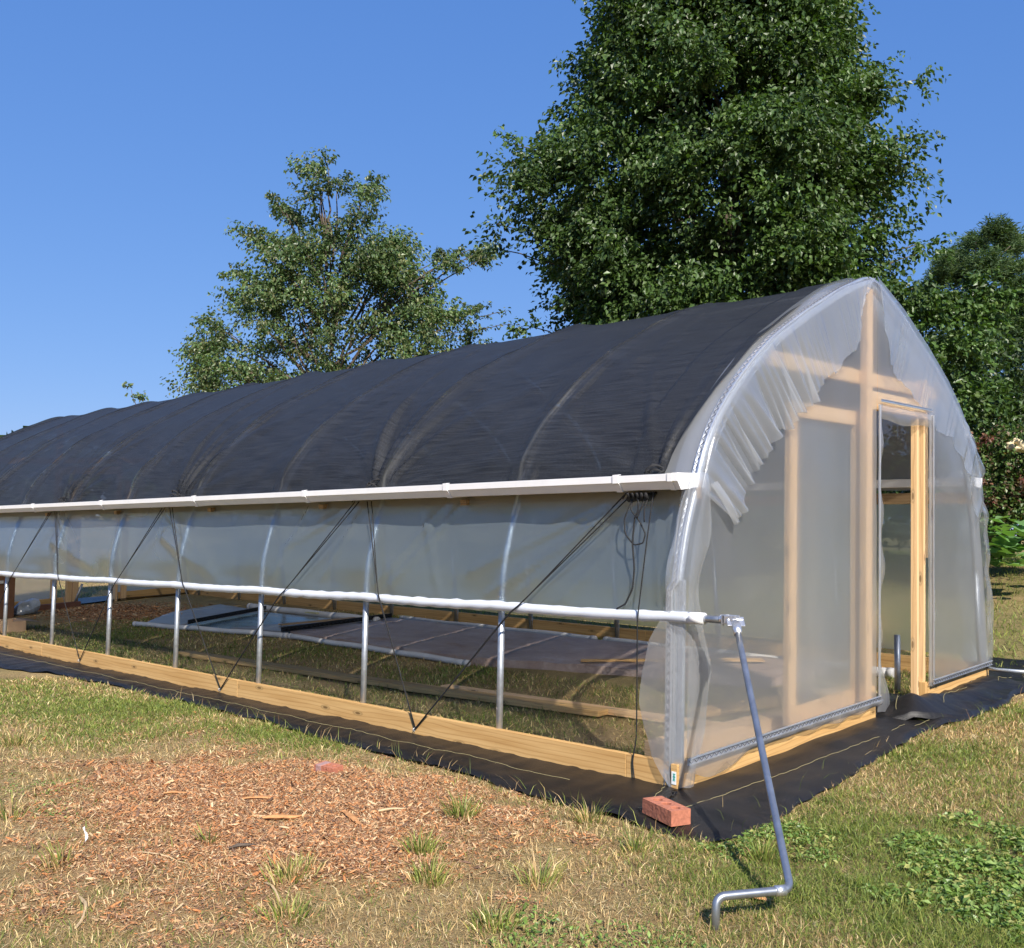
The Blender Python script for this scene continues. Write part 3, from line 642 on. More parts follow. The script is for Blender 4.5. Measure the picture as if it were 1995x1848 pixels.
MB().tube([E1+Vector((-.0,0,0))+(E2-E1).normalized()*.02,E1+(E2-E1).normalized()*.055],[.0172,.0172],12).build('weld','cast_metal',CR,smooth=True)
# crank rod of the far side, lying out over the black fabric
MB().tube([Vector((-.15,W+.06,.20)),Vector((.1,4.30,.185)),Vector((.34,4.24,.20))],.015,10).build('crank_rod','galvanized',TUN,smooth=True)

# --- gutter
def gut(x,y,z): return H(x,y,z)
GP=[(.118,1.575),(.112,1.578),(.100,1.50),(.03,1.483),(-.040,1.483),(-.068,1.527),(-.076,1.531),(-.078,1.572),(-.070,1.574),(-.068,1.537),(-.060,1.530),(-.036,1.490),(.03,1.490),(.094,1.507),(.105,1.575)]
def extr(prof,x0,x1,name,m,parent,n=2,close=True,side=0):
    g=MB(); k=len(prof); xs=np.linspace(x0,x1,n)
    for x in xs:
        for y,z in prof: g.v.append(H(x,y if side==0 else W-y,z))
    for i in range(n-1):
        for j in range(k):
            j2=(j+1)%k; g.face([i*k+j,i*k+j2,(i+1)*k+j2,(i+1)*k+j])
    g.face(list(range(k))[::-1]); g.face([(n-1)*k+j for j in range(k)])
    return g.build(name,m,parent)
GO=[(.10,1.578),(.10,1.498),(-.035,1.484),(-.0585,1.513),(-.0615,1.5435),(-.0775,1.553),(-.0775,1.575),(-.05,1.578)]
dG=-.06
sh=lambda P:[(y,1.575-(1.575-z)*.82+dG) for y,z in P]
# the trough as one folded profile
GT=extr(sh(GP),-.02,-LEN-.1,'gutter','white_vinyl',TUN,14)
GE=[(.118,1.580),(.105,1.495),(-.042,1.478),(-.071,1.525),(-.079,1.529),(-.081,1.578)]
extr(sh(GE),.006,-.020,'end_cap','white_vinyl',GT)
extr(sh([(y-.002,z-.002) for y,z in GE[1:]]+[(-.07,1.577),(-.068,1.532),(-.060,1.524),(-.036,1.4825),(.1,1.4975)]),-.05,-.022,'end_cap_lip','white_vinyl',GT)
for x in [-.36,-1.62,-3.05,-4.55,-6.2,-7.75,-9.5,-11.3]:
    q=MB(); P=sh([(.10,1.488),(-.043,1.474),(-.074,1.522),(-.083,1.528),(-.085,1.580),(-.062,1.583),(-.060,1.5795),(-.0790,1.5775),(-.0775,1.532),(-.069,1.5275),(-.0405,1.4815),(.10,1.4925)])
    extr(P,x-.018,x+.018,'gutter_bracket','white_vinyl',GT)
    MB().beam(H(x+.012,.06,1.405),H(x+.012,.115,1.41),.05,.03).build('bracket_block','lumber_old',TUN)
GB=extr(sh([(y+.19,z+.10) for y,z in GP]),-.02,-LEN-.1,'gutter','white_vinyl',TUN,14,side=1)
extr(sh([(y*1.0+.19,z+.10) for y,z in GE]),.02,-.06,'end_cap','white_vinyl',GB,side=1)

# --- end wall framing (lumber)
def stud(a,b,name,wd=.089,th=.038,m='stud_wood',parent=TUN,up=(1,0,0)): return MB().beam(a,b,wd,th,up).build(name,m,parent,bevel=.0015)
for X,sg in ((0,-1),(-LEN,1)):
    xf=X+sg*.045       # wide boards sit behind the plane of the film
    stud(H(X+sg*.030,2.155,.12),H(X+sg*.030,2.155,2.79),'center_stud',.089,.045)
    stud(H(X+sg*.052,3.10,-.05),H(X+sg*.052,3.10,2.26),'door_jamb',.038,.089)
    stud(H(X+sg*.028,2.2,2.06),H(X+sg*.028,3.10,2.06),'door_header',.118,.040)
    stud(H(X+sg*.075,.92,2.20),H(X+sg*.075,3.50,2.215),'cross_rail',.089,.036)
stud(H(-.052,3.143,1.0),H(-.052,3.143,2.28),'door_jamb',.038,.089)
# jamb reaching the ground at the doorway edge
stud(H(-.022,2.955,-.03),H(-.022,2.955,2.0),'door_trim',.038,.044)
# door leaf hanging inside the left film
D=empty('door',(-.11,0,0),None,None); D.parent=TUN
def dst(a,b,n): return MB().beam(a,b,.089,.036,(1,0,0)).build(n,'stud_wood',D,bevel=.0015)
dz=.09
dst(H(-.11,1.29,dz),H(-.11,1.29,1.985),'stile'); dst(H(-.11,2.18,dz),H(-.11,2.18,1.985),'stile')
dst(H(-.11,1.335,1.94),H(-.11,2.135,1.94),'rail'); dst(H(-.11,1.335,dz+.05),H(-.11,2.135,dz+.05),'rail')
MB().grid([[H(-.133,1.25,dz),H(-.133,1.25,1.98)],[H(-.133,2.22,dz),H(-.133,2.22,1.98)]]).build('door_film','side_film',D)
# far end door posts
for y in (2.37,2.47,3.235): stud(H(-LEN+.05,y,0),H(-LEN+.05,y,1.9),'door_jamb',.089,.038)

# --- end wall film
def zarch(y):
    k=int(np.argmax(ARCH[:,1])); y=min(max(y,0),W)
    if y<.005: return 1.0
    return float(np.interp(y,ARCH[:k+1,0],ARCH[:k+1,1])) if y<ARCH[k,0] else max(.2,float(np.interp(-y,-ARCH[k:,0][::-1],ARCH[k:,1][::-1])))
def endfilm(X,y0,y1,z0,z1,name,flip=1,ny=30,nz=30,parent=TUN):
    P=[]
    for y in np.linspace(y0,y1,ny):
        top=zarch(y)+.01 if z1 is None else z1; row=[]
        for t in np.linspace(0,1,nz):
            z=z0+(top-z0)*t; row.append(H(X+flip*(.006+.0025*math.sin(y*17+z*3)+.002*math.sin(z*13+y*5)),y,z))
        P.append(row)
    return MB().grid(P).build(name,'end_film',parent,smooth=True)
for X,fl in ((.022,1),(-LEN-.022,-1)):
    endfilm(X,0.0,2.19,.10,None,'end_film',fl,40); endfilm(X,2.192,3.075,2.03,None,'end_film',fl,16); endfilm(X,3.077,W,.10,None,'end_film',fl,24)
# loose film edges at the doorway
def strip(rows,name,m='flap_film',parent=TUN): return MB().grid(rows).build(name,m,parent,smooth=True)
rows=[]
for k in range(40):
    t=k/39; z=.05+1.98*t; wv=.012*math.sin(t*31)+.01*math.sin(t*13+1)
    flare=.10*math.exp(-t*9)
    rows.append([H(.035,2.19,z),H(.045+wv*.5,2.225,z-.0),H(.03+wv,2.262+flare+wv*.6,z-flare*.25)])
strip(rows,'film_edge')
rows=[]
for k in range(40):
    t=k/39; z=.10+1.92*t; wv=.01*math.sin(t*27)+.007*math.sin(t*55+1)
    rows.append([H(.033,3.085,z),H(.05+wv*.4,3.115+wv*.3,z),H(.03+wv,3.16+.02*math.sin(t*7)+wv,z)])
strip(rows,'film_edge')
strip([[H(.034,y,2.03+.003*math.sin(y*20)),H(.045,y,1.99+.004*math.sin(y*33)),H(.03,y,1.925+.012*math.sin(y*9))] for y in np.linspace(2.195,3.09,30)],'film_edge')
# --- lock channels with wiggle wire
def channel(pts,nrm,name='lock_channel',wd=.034,parent=TUN,amp=.009,step=.045,wire=True):
    """U channel following pts; nrm(i) is the direction it opens to"""
    c=MB(); k=len(pts); prof=[(-.5,0),(-.5,.45),(-.36,.5),(-.40,.12),(.40,.12),(.36,.5),(.5,.45),(.5,0)]
    for i,p in enumerate(pts):
        t=(pts[min(i+1,k-1)]-pts[max(i-1,0)]).normalized(); nn=(nrm(i)-t*nrm(i).dot(t)).normalized(); s=t.cross(nn)
        for a,b in prof: c.v.append(p+s*(a*wd)+nn*(b*wd*.7))
    q=len(prof)
    for i in range(k-1):
        for j in range(q): 
            j2=(j+1)%q; c.face([i*q+j,i*q+j2,(i+1)*q+j2,(i+1)*q+j])
    c.face(list(range(q))[::-1]); c.face([(k-1)*q+j for j in range(q)])
    ob=c.build(name,'aluminium',parent)
    if not wire: return ob
    d=[0]
    for a,b in zip(pts[:-1],pts[1:]): d.append(d[-1]+(b-a).length)
    L=d[-1]; wp=[]; nn_=int(L/step)
    for j in range(nn_*2+1):
        s=min(L,j*step/2); i=max(0,min(k-2,int(np.searchsorted(d,s)-1))); t=(s-d[i])/max(1e-6,d[i+1]-d[i]); p=pts[i].lerp(pts[i+1],t)
        tt=(pts[i+1]-pts[i]).normalized(); nn=(nrm(i)-tt*nrm(i).dot(tt)).normalized(); sv=tt.cross(nn)
        wp.append(p+sv*(amp*(1 if j%2 else -1))+nn*(wd*.34))
    MB().tube(wp,.0022,5).build('wiggle_wire','wire_dark',ob)
    return ob
channel([H(.050,y,.140) for y in np.linspace(-.03,2.19,40)],lambda i:Vector((1,0,0)))
channel([H(.050,y,.130) for y in np.linspace(3.10,W+.0,20)],lambda i:Vector((1,0,0)))
channel([H(.050,3.105,z) for z in np.linspace(.16,2.02,20)],lambda i:Vector((1,0,0)),wd=.017,amp=.004,wire=False)
channel([H(.050,2.178,z) for z in np.linspace(.16,2.02,20)],lambda i:Vector((1,0,0)),wd=.017,amp=.004,wire=False)
channel([H(.050,y,2.052) for y in np.linspace(2.2,3.08,12)],lambda i:Vector((1,0,0)),wd=.018,amp=.004,wire=False)
# corner leg: channel up the post, then over the arch
AP=[];AN=[]
for (y,z),(ny,nz) in zip(ARCH,ANRM):
    if z>=0: AP.append(H(-.018,y+ny*.030,z+nz*.030)); AN.append(Vector((0,ny,nz)))
half=len(AP)//2
AP2=[H(-.055,-.030,z) for z in np.linspace(.0,.95,16)]+[p+Vector((-.010,0,0)) for p in AP if p.z>.95+.0 and AP.index(p)<=half]
def an(i):
    p=AP2[i]; j=min(range(len(AP)),key=lambda q:(AP[q]-p).length); return AN[j]
channel(AP2,an)
AP3=[p for i,p in enumerate(AP) if i>=half]
channel(AP3,lambda i:AN[half+i])
MB().beam(H(.0,-.012,0),H(.0,-.012,1.0),.032,.022,(0,1,0)).build('corner_angle','galvanized',TUN,bevel=.003)
MB().beam(H(-.035,-.0245,.02),H(-.035,-.0245,1.0),.02,.006,(0,1,0)).build('corner_angle','aluminium',TUN)

# --- roof film overhang: ruffled skirt hanging down over the end wall
def skirt(top,bot,nf,amp,x0=.03,nr=9,name='film_skirt',seed=0,tilt=.0,mid=.0):
    """top,bot: polylines (y,z) of same parameter; ruffles grow towards the lower edge"""
    n=300; T,_=resample(top,n); B,_=resample(bot,n); r=np.random.default_rng(seed); ph=r.random(6)*6.28; rows=[]
    for i in range(n):
        u=i/(n-1); row=[]
        for j in range(nr):
            t=j/(nr-1); y=T[i,0]*(1-t)+B[i,0]*t; z=T[i,1]*(1-t)+B[i,1]*t
            f=.8*math.sin(u*nf*6.283+ph[0]+2.5*math.sin(u*9+ph[1]))+.5*math.sin(u*nf*2.7*6.283+ph[2]+2*math.sin(u*23+ph[4]))+.35*math.sin(u*nf*5.9*6.283+ph[5]+3*math.sin(u*31))
            f*=(.45+.9*float(vnoise(u*9,seed,1,30)))*(.35+1.0*min(1,max(0,(u-.25)/.35)) if seed==3 else 1); z2=z+.055*t*(float(vnoise(u*26,seed+t*.6,1,31))-.5)+.016*t*math.sin(u*nf*6.283+ph[3]+math.sin(u*40)); y2=y+.014*t*f
            row.append(H(x0+amp*t**.7*(1.1+f)*.5+mid*math.sin(math.pi*t)+tilt*t,y2,z2))
        rows.append(row)
    return MB().grid(rows).build(name,'flap_film',TUN,smooth=True)
Ltop=[(2.16,2.875),(1.72,2.74),(1.28,2.54),(.884,2.33),(.648,2.17),(.461,2.01),(.348,1.89),(.238,1.76),(.163,1.63),(.10,1.45)]
Ltop=[(y,z-.022) for y,z in Ltop]
Lbot=[(1.98,2.76),(1.80,2.35),(1.60,2.22),(1.40,2.09),(1.20,1.96),(.90,1.79),(.69,1.66),(.60,1.50),(.46,1.36),(.36,1.27)]
skirt(Ltop,Lbot,6.5,.055,seed=3); 
skirt([(2.18,2.87)]+[(W-y,z) for y,z in Ltop[1:]],[(2.26,2.70),(2.36,2.35),(2.46,2.26),(2.70,2.15),(3.0,2.02),(3.2,1.93),(3.56,1.83),(3.80,1.70),(3.95,1.5),(4.05,1.2)],3,.012,seed=5)
# ear of film between shade cloth and arch, standing up over the gable end
rows=[]
for i,(y,z) in enumerate(ARCH):
    if z<1.42: continue
    ny,nz=ANRM[i]; u=i/len(ARCH); b=.022+.005*math.sin(u*60); k=math.sin(min(1,max(0,(u-.2)/.6))*math.pi)
    e_=.5+.5*math.sin(u*37+2*math.sin(u*11)); rows.append([H(-.26,y+ny*.022,z+nz*.022),H(-.16,y+ny*.030,z+nz*.030),H(-.125,y+ny*(.052+.02*k*e_),z+nz*(.052+.02*k*e_)),H(-.085,y+ny*(b+.012+.020*k*e_),z+nz*(b+.012+.020*k*e_)),H(-.045,y+ny*(b+.012),z+nz*(b+.012)),H(-.008,y+ny*(b+.010),z+nz*(b+.010)),H(.022,y+ny*(b+.004),z+nz*(b+.004)),H(.032,y+ny*.0,z+nz*.0)])
MB().grid(rows).build('gable_film','flap_film',TUN,smooth=True)
# fold of film wrapped round the front corner leg
zs=[1.52,1.44,1.30,1.16,1.07,1.0,.95,.89,.83,.70,.55,.40,.28,.15,.02]
lx=[.02,.0,-.035,-.05,-.06,-.065,-.07,-.07,-.075,-.155,-.20,-.205,-.185,-.13,-.03]
ry=[.12,.16,.16,.145,.10,.06,.045,.05,.085,.13,.17,.155,.12,.075,.03]
rows=[]; ZZ=np.linspace(1.52,.02,60)
for z in ZZ:
    a=float(np.interp(-z,[-q for q in zs],lx)); b=float(np.interp(-z,[-q for q in zs],ry)); wv=.006*math.sin(z*19)
    cy=float(np.interp(-z,[-1.52,-1.3,-1.0,0],[.085,.03,-.012,-.012]))
    row=[H(a,cy-.048-wv*1.5,z),H(a*.6+.01,cy-.052+wv,z),H(-.03+a*.1,cy-.040-wv*.5,z),H(.028,cy-.036,z),H(.062,cy-.01,z),H(.058+wv,cy+.4*(b-cy)+.01,z),H(.050-wv,b,z)]
    rows.append(row)
MB().grid(rows).build('corner_fold','flap_film',TUN,smooth=True)
# the tail of film hanging at the eave corner
MB().grid([[H(.060,.14,1.46),H(.068,.165,1.475),H(.06,.20,1.48)],[H(.075,.22,1.38),H(.085,.25,1.39),H(.075,.285,1.40)],[H(.07,.335,1.275),H(.08,.365,1.28),H(.07,.395,1.305)],[H(.066,.352,1.262),H(.074,.375,1.262),H(.066,.392,1.285)]]).build('film_tail','roof_film',TUN,smooth=True)
# loose film below the lower channel of the left panel
rows=[]
for y in np.linspace(-.03,2.2,70):
    d=.03+.075*math.exp(-((y-.22)/.20)**2)+.02*math.exp(-((y-1.6)/.4)**2)+.006*math.sin(y*21)
    rows.append([H(.066,y,.135),H(.072+.004*math.sin(y*33),y+.004,.135-d*.5),H(.058+.006*math.sin(y*17),y+.01,.135-d)])
MB().grid(rows).build('film_edge','flap_film',TUN,smooth=True)
# billowing spare film outside the far eave
ol=[(2.62,2.66),(3.25,2.42),(3.62,2.21),(3.80,2.16),(4.06,2.01),(4.30,1.90),(4.45,1.79),(4.60,1.67),(4.48,1.58),(4.37,1.52),(4.48,1.44),(4.67,1.30),(4.63,1.17),(4.69,1.0),(4.65,.90),(4.70,.75),(4.73,.57),(4.74,.40),(4.79,.22),(4.73,.06)]
il=[(2.60,2.66),(3.2,2.42),(3.60,2.19),(3.75,2.10),(3.93,1.95),(4.03,1.83),(4.10,1.72),(4.16,1.62),(4.18,1.55),(4.2,1.5),(4.23,1.42),(4.27,1.30),(4.30,1.17),(4.32,1.0),(4.33,.90),(4.335,.75),(4.34,.57),(4.345,.40),(4.35,.22),(4.35,.10)]
O_,_=resample(ol,90); I_,_=resample(il,90); rows=[]
for i in range(90):
    row=[]
    for j in range(9):
        t=j/8; y=I_[i,0]*(1-t)+O_[i,0]*t; z=I_[i,1]*(1-t)+O_[i,1]*t
        row.append(H(.02-.09*t+.028*math.sin(i*.32+t*5)*t**.6*(1.2-t)+.018*math.sin(i*.8-t*4)*t*(1-t)*3,y,z))
    rows.append(row)
MB().grid(rows).build('film_billow','flap_film',TUN,smooth=True)
rows=[]
for i in range(90):
    rows.append([H(-.07+.0*j-.22*j/5-.02*math.sin(i*.3+j),O_[i,0]-(.10*(j/5)**2)-.0,O_[i,1]+.02*math.sin(j+i*.2)) for j in range(6)])
MB().grid(rows[20:]).build('film_billow','flap_film',TUN,smooth=True)

# ================================================================ SHADE CLOTH
TIES=[(-.235,0),(-2.47,0),(-5.12,0),(-7.42,0),(-9.8,0),(-12.2,0)]
def shade_disp(x,s):
    d=s*RL; h=.048-.034*sag(x)*(1-.35*math.exp(-d/.5))+.010*math.exp(-(hoopdist(x)/.035)**2)
    for k,(tx,_) in enumerate(TIES):
        dx=x-tx; r=math.hypot(dx,d)+1e-4; th=math.atan2(dx,d)
        h+=.022*min(1,r/.12)*math.exp(-r/.75)*math.sin(th*17+k*1.7+2*math.sin(r*3))
        h+=.017*min(1,r/.2)*math.exp(-r/1.3)*math.sin(th*9+k)
        # long gathered folds that run from the tie up over the roof
        for q,(sl,a,wd) in enumerate(((-.42,.034,.032),(-.36,-.018,.03),(-.52,.016,.02),(.12,.016,.02),(-.16,.015,.018))):
            xx=tx+sl*d*(1+.15*math.sin(d*2.2+q)); fade=math.exp(-d/2.4)*(1 if q<2 else math.exp(-d/.8))
            if k in (1,0,2): pass
            else: fade*=.55
            if k==0 and q in(0,1,2): fade*=.3
            h+=1.25*a*fade*math.exp(-((x-xx)/(wd*(1+d*.6)))**2)
    h+=.004*math.sin(x*7.3+s*9+2*math.sin(s*17))+.003*math.sin(x*19-s*31)+.0035*math.sin((x*.8+d)*14)*math.sin(x*2.7+1)
    return h
nx,ns=760,150; rowsP=[];rowsU=[]
for i in range(nx):
    u=i/(nx-1); row=[];ur=[]
    for j in range(ns):
        s=j/(ns-1); d=s*RL
        xe=-.23-.012*math.sin(s*20)+.145*math.sin(min(1,max(0,d/.6))*math.pi/2) # near edge pulled back to the tie
        if d>1.6: xe-= .05*(d-1.6)
        x=xe-(LEN+.32+xe)*u
        # bottom edge lifts between the ties
        near=min(abs(x-t) for t,_ in TIES); lift=.050*min(1,near/.35)*(1-s*8) if s<.12 else 0
        lift+= .012*math.sin(x*3.1)*(1-s*8) if s<.12 else 0
        ss=s+max(0,lift)/RL; off=shade_disp(x,s)
        if s<.03: off=off*(.4+s*20)
        y,z=roofpt(ss,max(.045 if (hoopdist(x)<.1 or x>-.42) else .030,off+.005))
        if x<-LEN+.0: z-=.35*(-LEN-x)**1.0*1.2; 
        row.append(H(x,y,z)); ur.append((x,d))
    rowsP.append(row);rowsU.append(ur)
sc=MB().grid(rowsP,rowsU).build('shade_cloth','shade_knit',None,smooth=True)
op_=sc.data.color_attributes.new('open','FLOAT_COLOR','POINT'); oa=[]
for v in sc.data.vertices:
    q=.85*math.exp(-(min(abs(v.co.x+.004*math.sin(v.co.z*9)-h) for h in HX[1:])/.016)**2)*(.55+.45*math.sin(v.co.y*6+v.co.x)**2); oa+= [q,q,q,1]
op_.data.foreach_set('color',oa)
tag(sc,'black knitted shade cloth drawn tight over the tunnel roof','shade cloth')
for tx,_ in TIES[:5]:
    kn=MB()
    for q in range(4):
        a=random.uniform(0,6); c=H(tx+random.uniform(-.02,.02),.075+random.uniform(-.02,.02),1.535+random.uniform(-.01,.025))
        kn.tube([c+Vector((.03*math.cos(a+t),.02*math.sin(a+t*1.3),.02*math.sin(a*2+t)))for t in np.linspace(0,4,9)],.006,6)
    kn.build('tie_knot','rope_black',sc,smooth=True)
g=MB()   # bunched corner of the cloth pulled under the gutter
for q in range(5):
    x0=-.20-.028*q
    g.tube([H(x0,-.045,1.425),H(x0-.005,-.03+.006*q,1.407),H(x0-.02,.0,1.398),H(x0-.03,.05,1.404),H(x0-.03,.09,1.43)],[.006,.014,.017,.014,.006],8)
g.build('gathered_corner','rope_black',sc,smooth=True)

# ================================================================ ROPES
def rope(pts,label,r=.0034,group='ropes laced over the side curtain',n=6):
    P=[]; pts=[Vector(p) for p in pts]
    for a,b in zip(pts[:-1],pts[1:]):
        for k in range(n): P.append(a.lerp(b,k/n))
    P.append(pts[-1])
    for _ in range(2): P=[P[0]]+[(P[i-1]+P[i]*2+P[i+1])/4 for i in range(1,len(P)-1)]+[P[-1]]
    o=MB().tube(P,r,6).build('rope','rope_black',None,smooth=True); return tag(o,label,'rope',group)
ANC=[-8.95,-6.555,-4.09,-1.868]; TOP=[-9.8,-7.46,-5.14,-2.51,-.27]
nm=['farthest left','second from left','third from left','nearest']
names_l=['the left edge of the frame','the post at far left','the middle of the long side','the right end']
for i,ax in enumerate(ANC):
    bz=barz(ax)
    for side_,tx in ((-1,TOP[i]),(1,TOP[i+1])):
        for d in (0,1):
            t0=tx+(.035 if side_==-1 else -.05)+d*.045*(1 if side_<0 else -1); mx=ax+(t0-ax)*.56+d*.03*side_
            if side_==1: lab='black rope slanting up right from the %s board hook, %s one'%(nm[i],('lower','upper')[d])
            else: lab='black rope rising left from the %s board hook, %s one'%(nm[i],('right','left')[d])
            rope([H(t0,.02,1.43),H(mx,-.082,bz+.02),H(mx-(t0-ax)*.05,-.084,bz-.03),H(ax+.004*d,-.048,.045)],lab)
    hk=empty('board_hook',H(ax,-.04,.04),'small metal hook on the front board where the %s rope pair meets'%nm[i],'hook','hooks on the front baseboard')
    MB().tube([H(ax,-.036,.05),H(ax,-.06,.047),H(ax,-.066,.036),H(ax,-.055,.028),H(ax,-.048,.034)],.003,6).build('hook_wire','galvanized',hk,smooth=True)
    MB().tube([H(ax,-.037,.05),H(ax,-.042,.05)],.007,8).build('screw_plate','galvanized',hk,smooth=True)
g2='loose ropes under the near gutter end'
rope([H(-.17,-.02,1.43),H(-.18,-.055,1.2),H(-.205,-.082,.86),H(-.21,-.085,.79),H(-.225,-.06,.5),H(-.23,-.05,.22),H(-.255,-.046,.10),H(-.24,-.05,.02)],'long black rope hanging from the near gutter end down to the ground',.0034,g2,8)
rope([H(-.30,-.01,1.41),H(-.34,-.03,1.30),H(-.33,-.035,1.22),H(-.27,-.04,1.165),H(-.215,-.04,1.175),H(-.205,-.035,1.22),H(-.23,-.03,1.26),H(-.25,-.03,1.29),H(-.30,-.03,1.34),H(-.305,-.01,1.40)],'black rope coiled in a loop beneath the near gutter end',.0036,g2,6)
rope([H(-.28,-.01,1.41),H(-.245,-.04,1.38),H(-.25,-.04,1.33),H(-.27,-.04,1.30)],'short frayed black rope end by the gutter bracket',.004,g2)
rope([H(-.215,-.01,1.42),H(-.225,-.04,1.36),H(-.25,-.045,1.30)],'short black rope end pointing down left beside the loop',.0036,g2)
rope([H(-.20,-.01,1.42),H(-.21,-.04,1.35),H(-.205,-.045,1.28)],'short black rope end nearest the corner fold',.0036,g2)
rope([H(-.275,-.03,1.30),H(-.28,-.04,1.18),H(-.265,-.04,1.05),H(-.27,-.045,.95),H(-.31,-.05,.87),H(-.36,-.055,.845)],'thicker black cord curving behind the roll bar near the corner',.0045,g2,8)
rope([H(-.36,-.02,1.40),H(-.33,-.03,1.43),H(-.30,-.03,1.42)],'tiny curled rope end against the bracket',.0045,g2)
for d in (0,.05):
    rope([Vector((-.56-d,W-.03,1.50)),Vector((-.92-d,W-.05,1.10)),Vector((-1.8-d,W-.03,.22))],'thin black rope on the back curtain seen through the doorway, %s of two'%('upper' if d==0 else 'lower'),.004,'ropes on the back curtain')

# ================================================================ THINGS ON THE GROUND
def bmobj(bm,name,m,parent=None,smooth=False):
    me=bpy.data.meshes.new(name); bm.to_mesh(me); bm.free(); me.materials.append(MATS[m]); me.polygons.foreach_set('use_smooth',[smooth]*len(me.polygons))
    o=bpy.data.objects.new(name,me); COL.objects.link(o); o.parent=parent; return o
import bmesh
# cored brick: outline with three round holes that run through it
def brick(name,loc,rz,m,label,tilt=0,half=False):
    L,Wd,Hh=.194,.088,.057
    bm=bmesh.new(); nseg=16; holes=[(-.058,.019),(0,.019),(.058,.019)]
    xs=[-L/2,-.029,.029,L/2]
    def ring(cx,r,z): return [bm.verts.new((cx+r*math.cos(2*math.pi*k/nseg+math.pi/4),r*math.sin(2*math.pi*k/nseg+math.pi/4),z)) for k in range(nseg)]
    for zi,z in enumerate((0,Hh)):
        for hi,(cx,r) in enumerate(holes):
            a,b=xs[hi],xs[hi+1]; rg=ring(cx,r,z)
            # square border split in the same number of segments
            def sq(k):
                t=2*math.pi*k/nseg+math.pi/4; c,s=math.cos(t),math.sin(t); q=max(abs(c),abs(s)); u,v=c/q,s/q
                return (cx+(u*((b-cx) if u>0 else (cx-a))),v*Wd/2,z)
            sv=[bm.verts.new(sq(k)) for k in range(nseg)]
            for k in range(nseg):
                k2=(k+1)%nseg; f=[rg[k],rg[k2],sv[k2],sv[k]]; bm.faces.new(f if zi==0 else f[::-1])
            if zi==0: lo=globals().setdefault('_lo',{}); lo[hi]=rg
            else:
                for k in range(nseg):
                    k2=(k+1)%nseg; bm.faces.new([_lo[hi][k],_lo[hi][k2],rg[k2],rg[k]])
    for (a,b) in (((-L/2,-Wd/2),(L/2,-Wd/2)),((L/2,-Wd/2),(L/2,Wd/2)),((L/2,Wd/2),(-L/2,Wd/2)),((-L/2,Wd/2),(-L/2,-Wd/2))):
        n=6; 
        for k in range(n):
            p=[a[0]+(b[0]-a[0])*k/n,a[1]+(b[1]-a[1])*k/n]; q=[a[0]+(b[0]-a[0])*(k+1)/n,a[1]+(b[1]-a[1])*(k+1)/n]
            bm.faces.new([bm.verts.new((p[0],p[1],0)),bm.verts.new((q[0],q[1],0)),bm.verts.new((q[0],q[1],Hh)),bm.verts.new((p[0],p[1],Hh))])
    bmesh.ops.remove_doubles(bm,verts=bm.verts,dist=.0004); bmesh.ops.recalc_face_normals(bm,faces=bm.faces)
    o=bmobj(bm,name,m); o.location=loc; o.rotation_euler=(tilt,0,rz)
    b=o.modifiers.new('b','BEVEL'); b.width=.0025; b.segments=2; b.limit_method='ANGLE'
    return tag(o,label,'brick')
b1=brick('brick',(.245,-.487,.012),R(-21),'brick_clay','red cored brick holding down the black fabric near the crank rod'); b1.scale=(1.12,1.12,1.1)
b2=brick('brick',(-1.46,-.985,-.030),R(8),'brick_clay','broken red and grey brick half sunk in the wood mulch',R(4)); b2.scale=(.72,.8,.75)
b2.data=b2.data.copy(); g_=bmesh.new(); bmesh.ops.create_cube(g_,size=1); 
for v in g_.verts: v.co=Vector((v.co.x*.052-.052,v.co.y*.094,v.co.z*.061+.029))
gf=bmobj(g_,'mortar_end','brick_grey',b2); bb=gf.modifiers.new('b','BEVEL'); bb.width=.004; bb.segments=2
# splintered wood chunks and the pale root
def chunk(a,b,wd,ht,m,label,name='wood_chunk',cat='wood chunk',seed=0,bend=0,group='larger wood pieces on the mulch'):
    rr=random.Random(seed); a=Vector(a);b=Vector(b); n=7; g=MB(); d=(b-a); s=Vector((-d.y,d.x,0)).normalized(); k=6
    for i in range(n):
        t=i/(n-1); p=a.lerp(b,t); p=Vector((p.x,p.y,float(gz(np.array([p.x]),np.array([p.y]))[0])+.006+ht*.5+.004*math.sin(t*5))); p+=s*(bend*math.sin(math.pi*t))
        e=(.45+.55*math.sin(math.pi*min(1,.15+t*.85)))*rr.uniform(.85,1.15)
        for j in range(k):
            an=2*math.pi*j/k; g.v.append(p+s*(math.cos(an)*wd/2*e*rr.uniform(.8,1.1))+Vector((0,0,math.sin(an)*ht/2*e*rr.uniform(.8,1.1)))+d*rr.uniform(-.02,.02)*(1 if i in(0,n-1) else .3))
    for i in range(n-1):
        for j in range(k): g.face([i*k+j,i*k+(j+1)%k,(i+1)*k+(j+1)%k,(i+1)*k+j])
    g.face(list(range(k))[::-1]); g.face([(n-1)*k+j for j in range(k)])
    return tag(g.build(name,m,None),label,cat,group)
chunk((-1.02,-1.655,0),(-.93,-1.52,0),.035,.022,'chip_wood','thick orange wood chunk with dark split underside on the mulch',seed=1)
chunk((-.82,-1.38,0),(-.60,-1.45,0),.030,.014,'chip_wood','long flat orange splinter right of the thick chunk',seed=2)
chunk((-1.35,-1.55,0),(-1.22,-1.44,0),.022,.010,'chip_wood','thin orange bark strip left of the thick chunk',seed=3)
chunk((-1.7,-1.75,0),(-1.62,-1.66,0),.016,.010,'chip_wood','small orange sliver at the left part of the mulch',seed=4)
chunk((-.72,-1.27,0),(-.66,-1.16,0),.018,.012,'root_pale','pale narrow splinter above the flat orange one',seed=5)
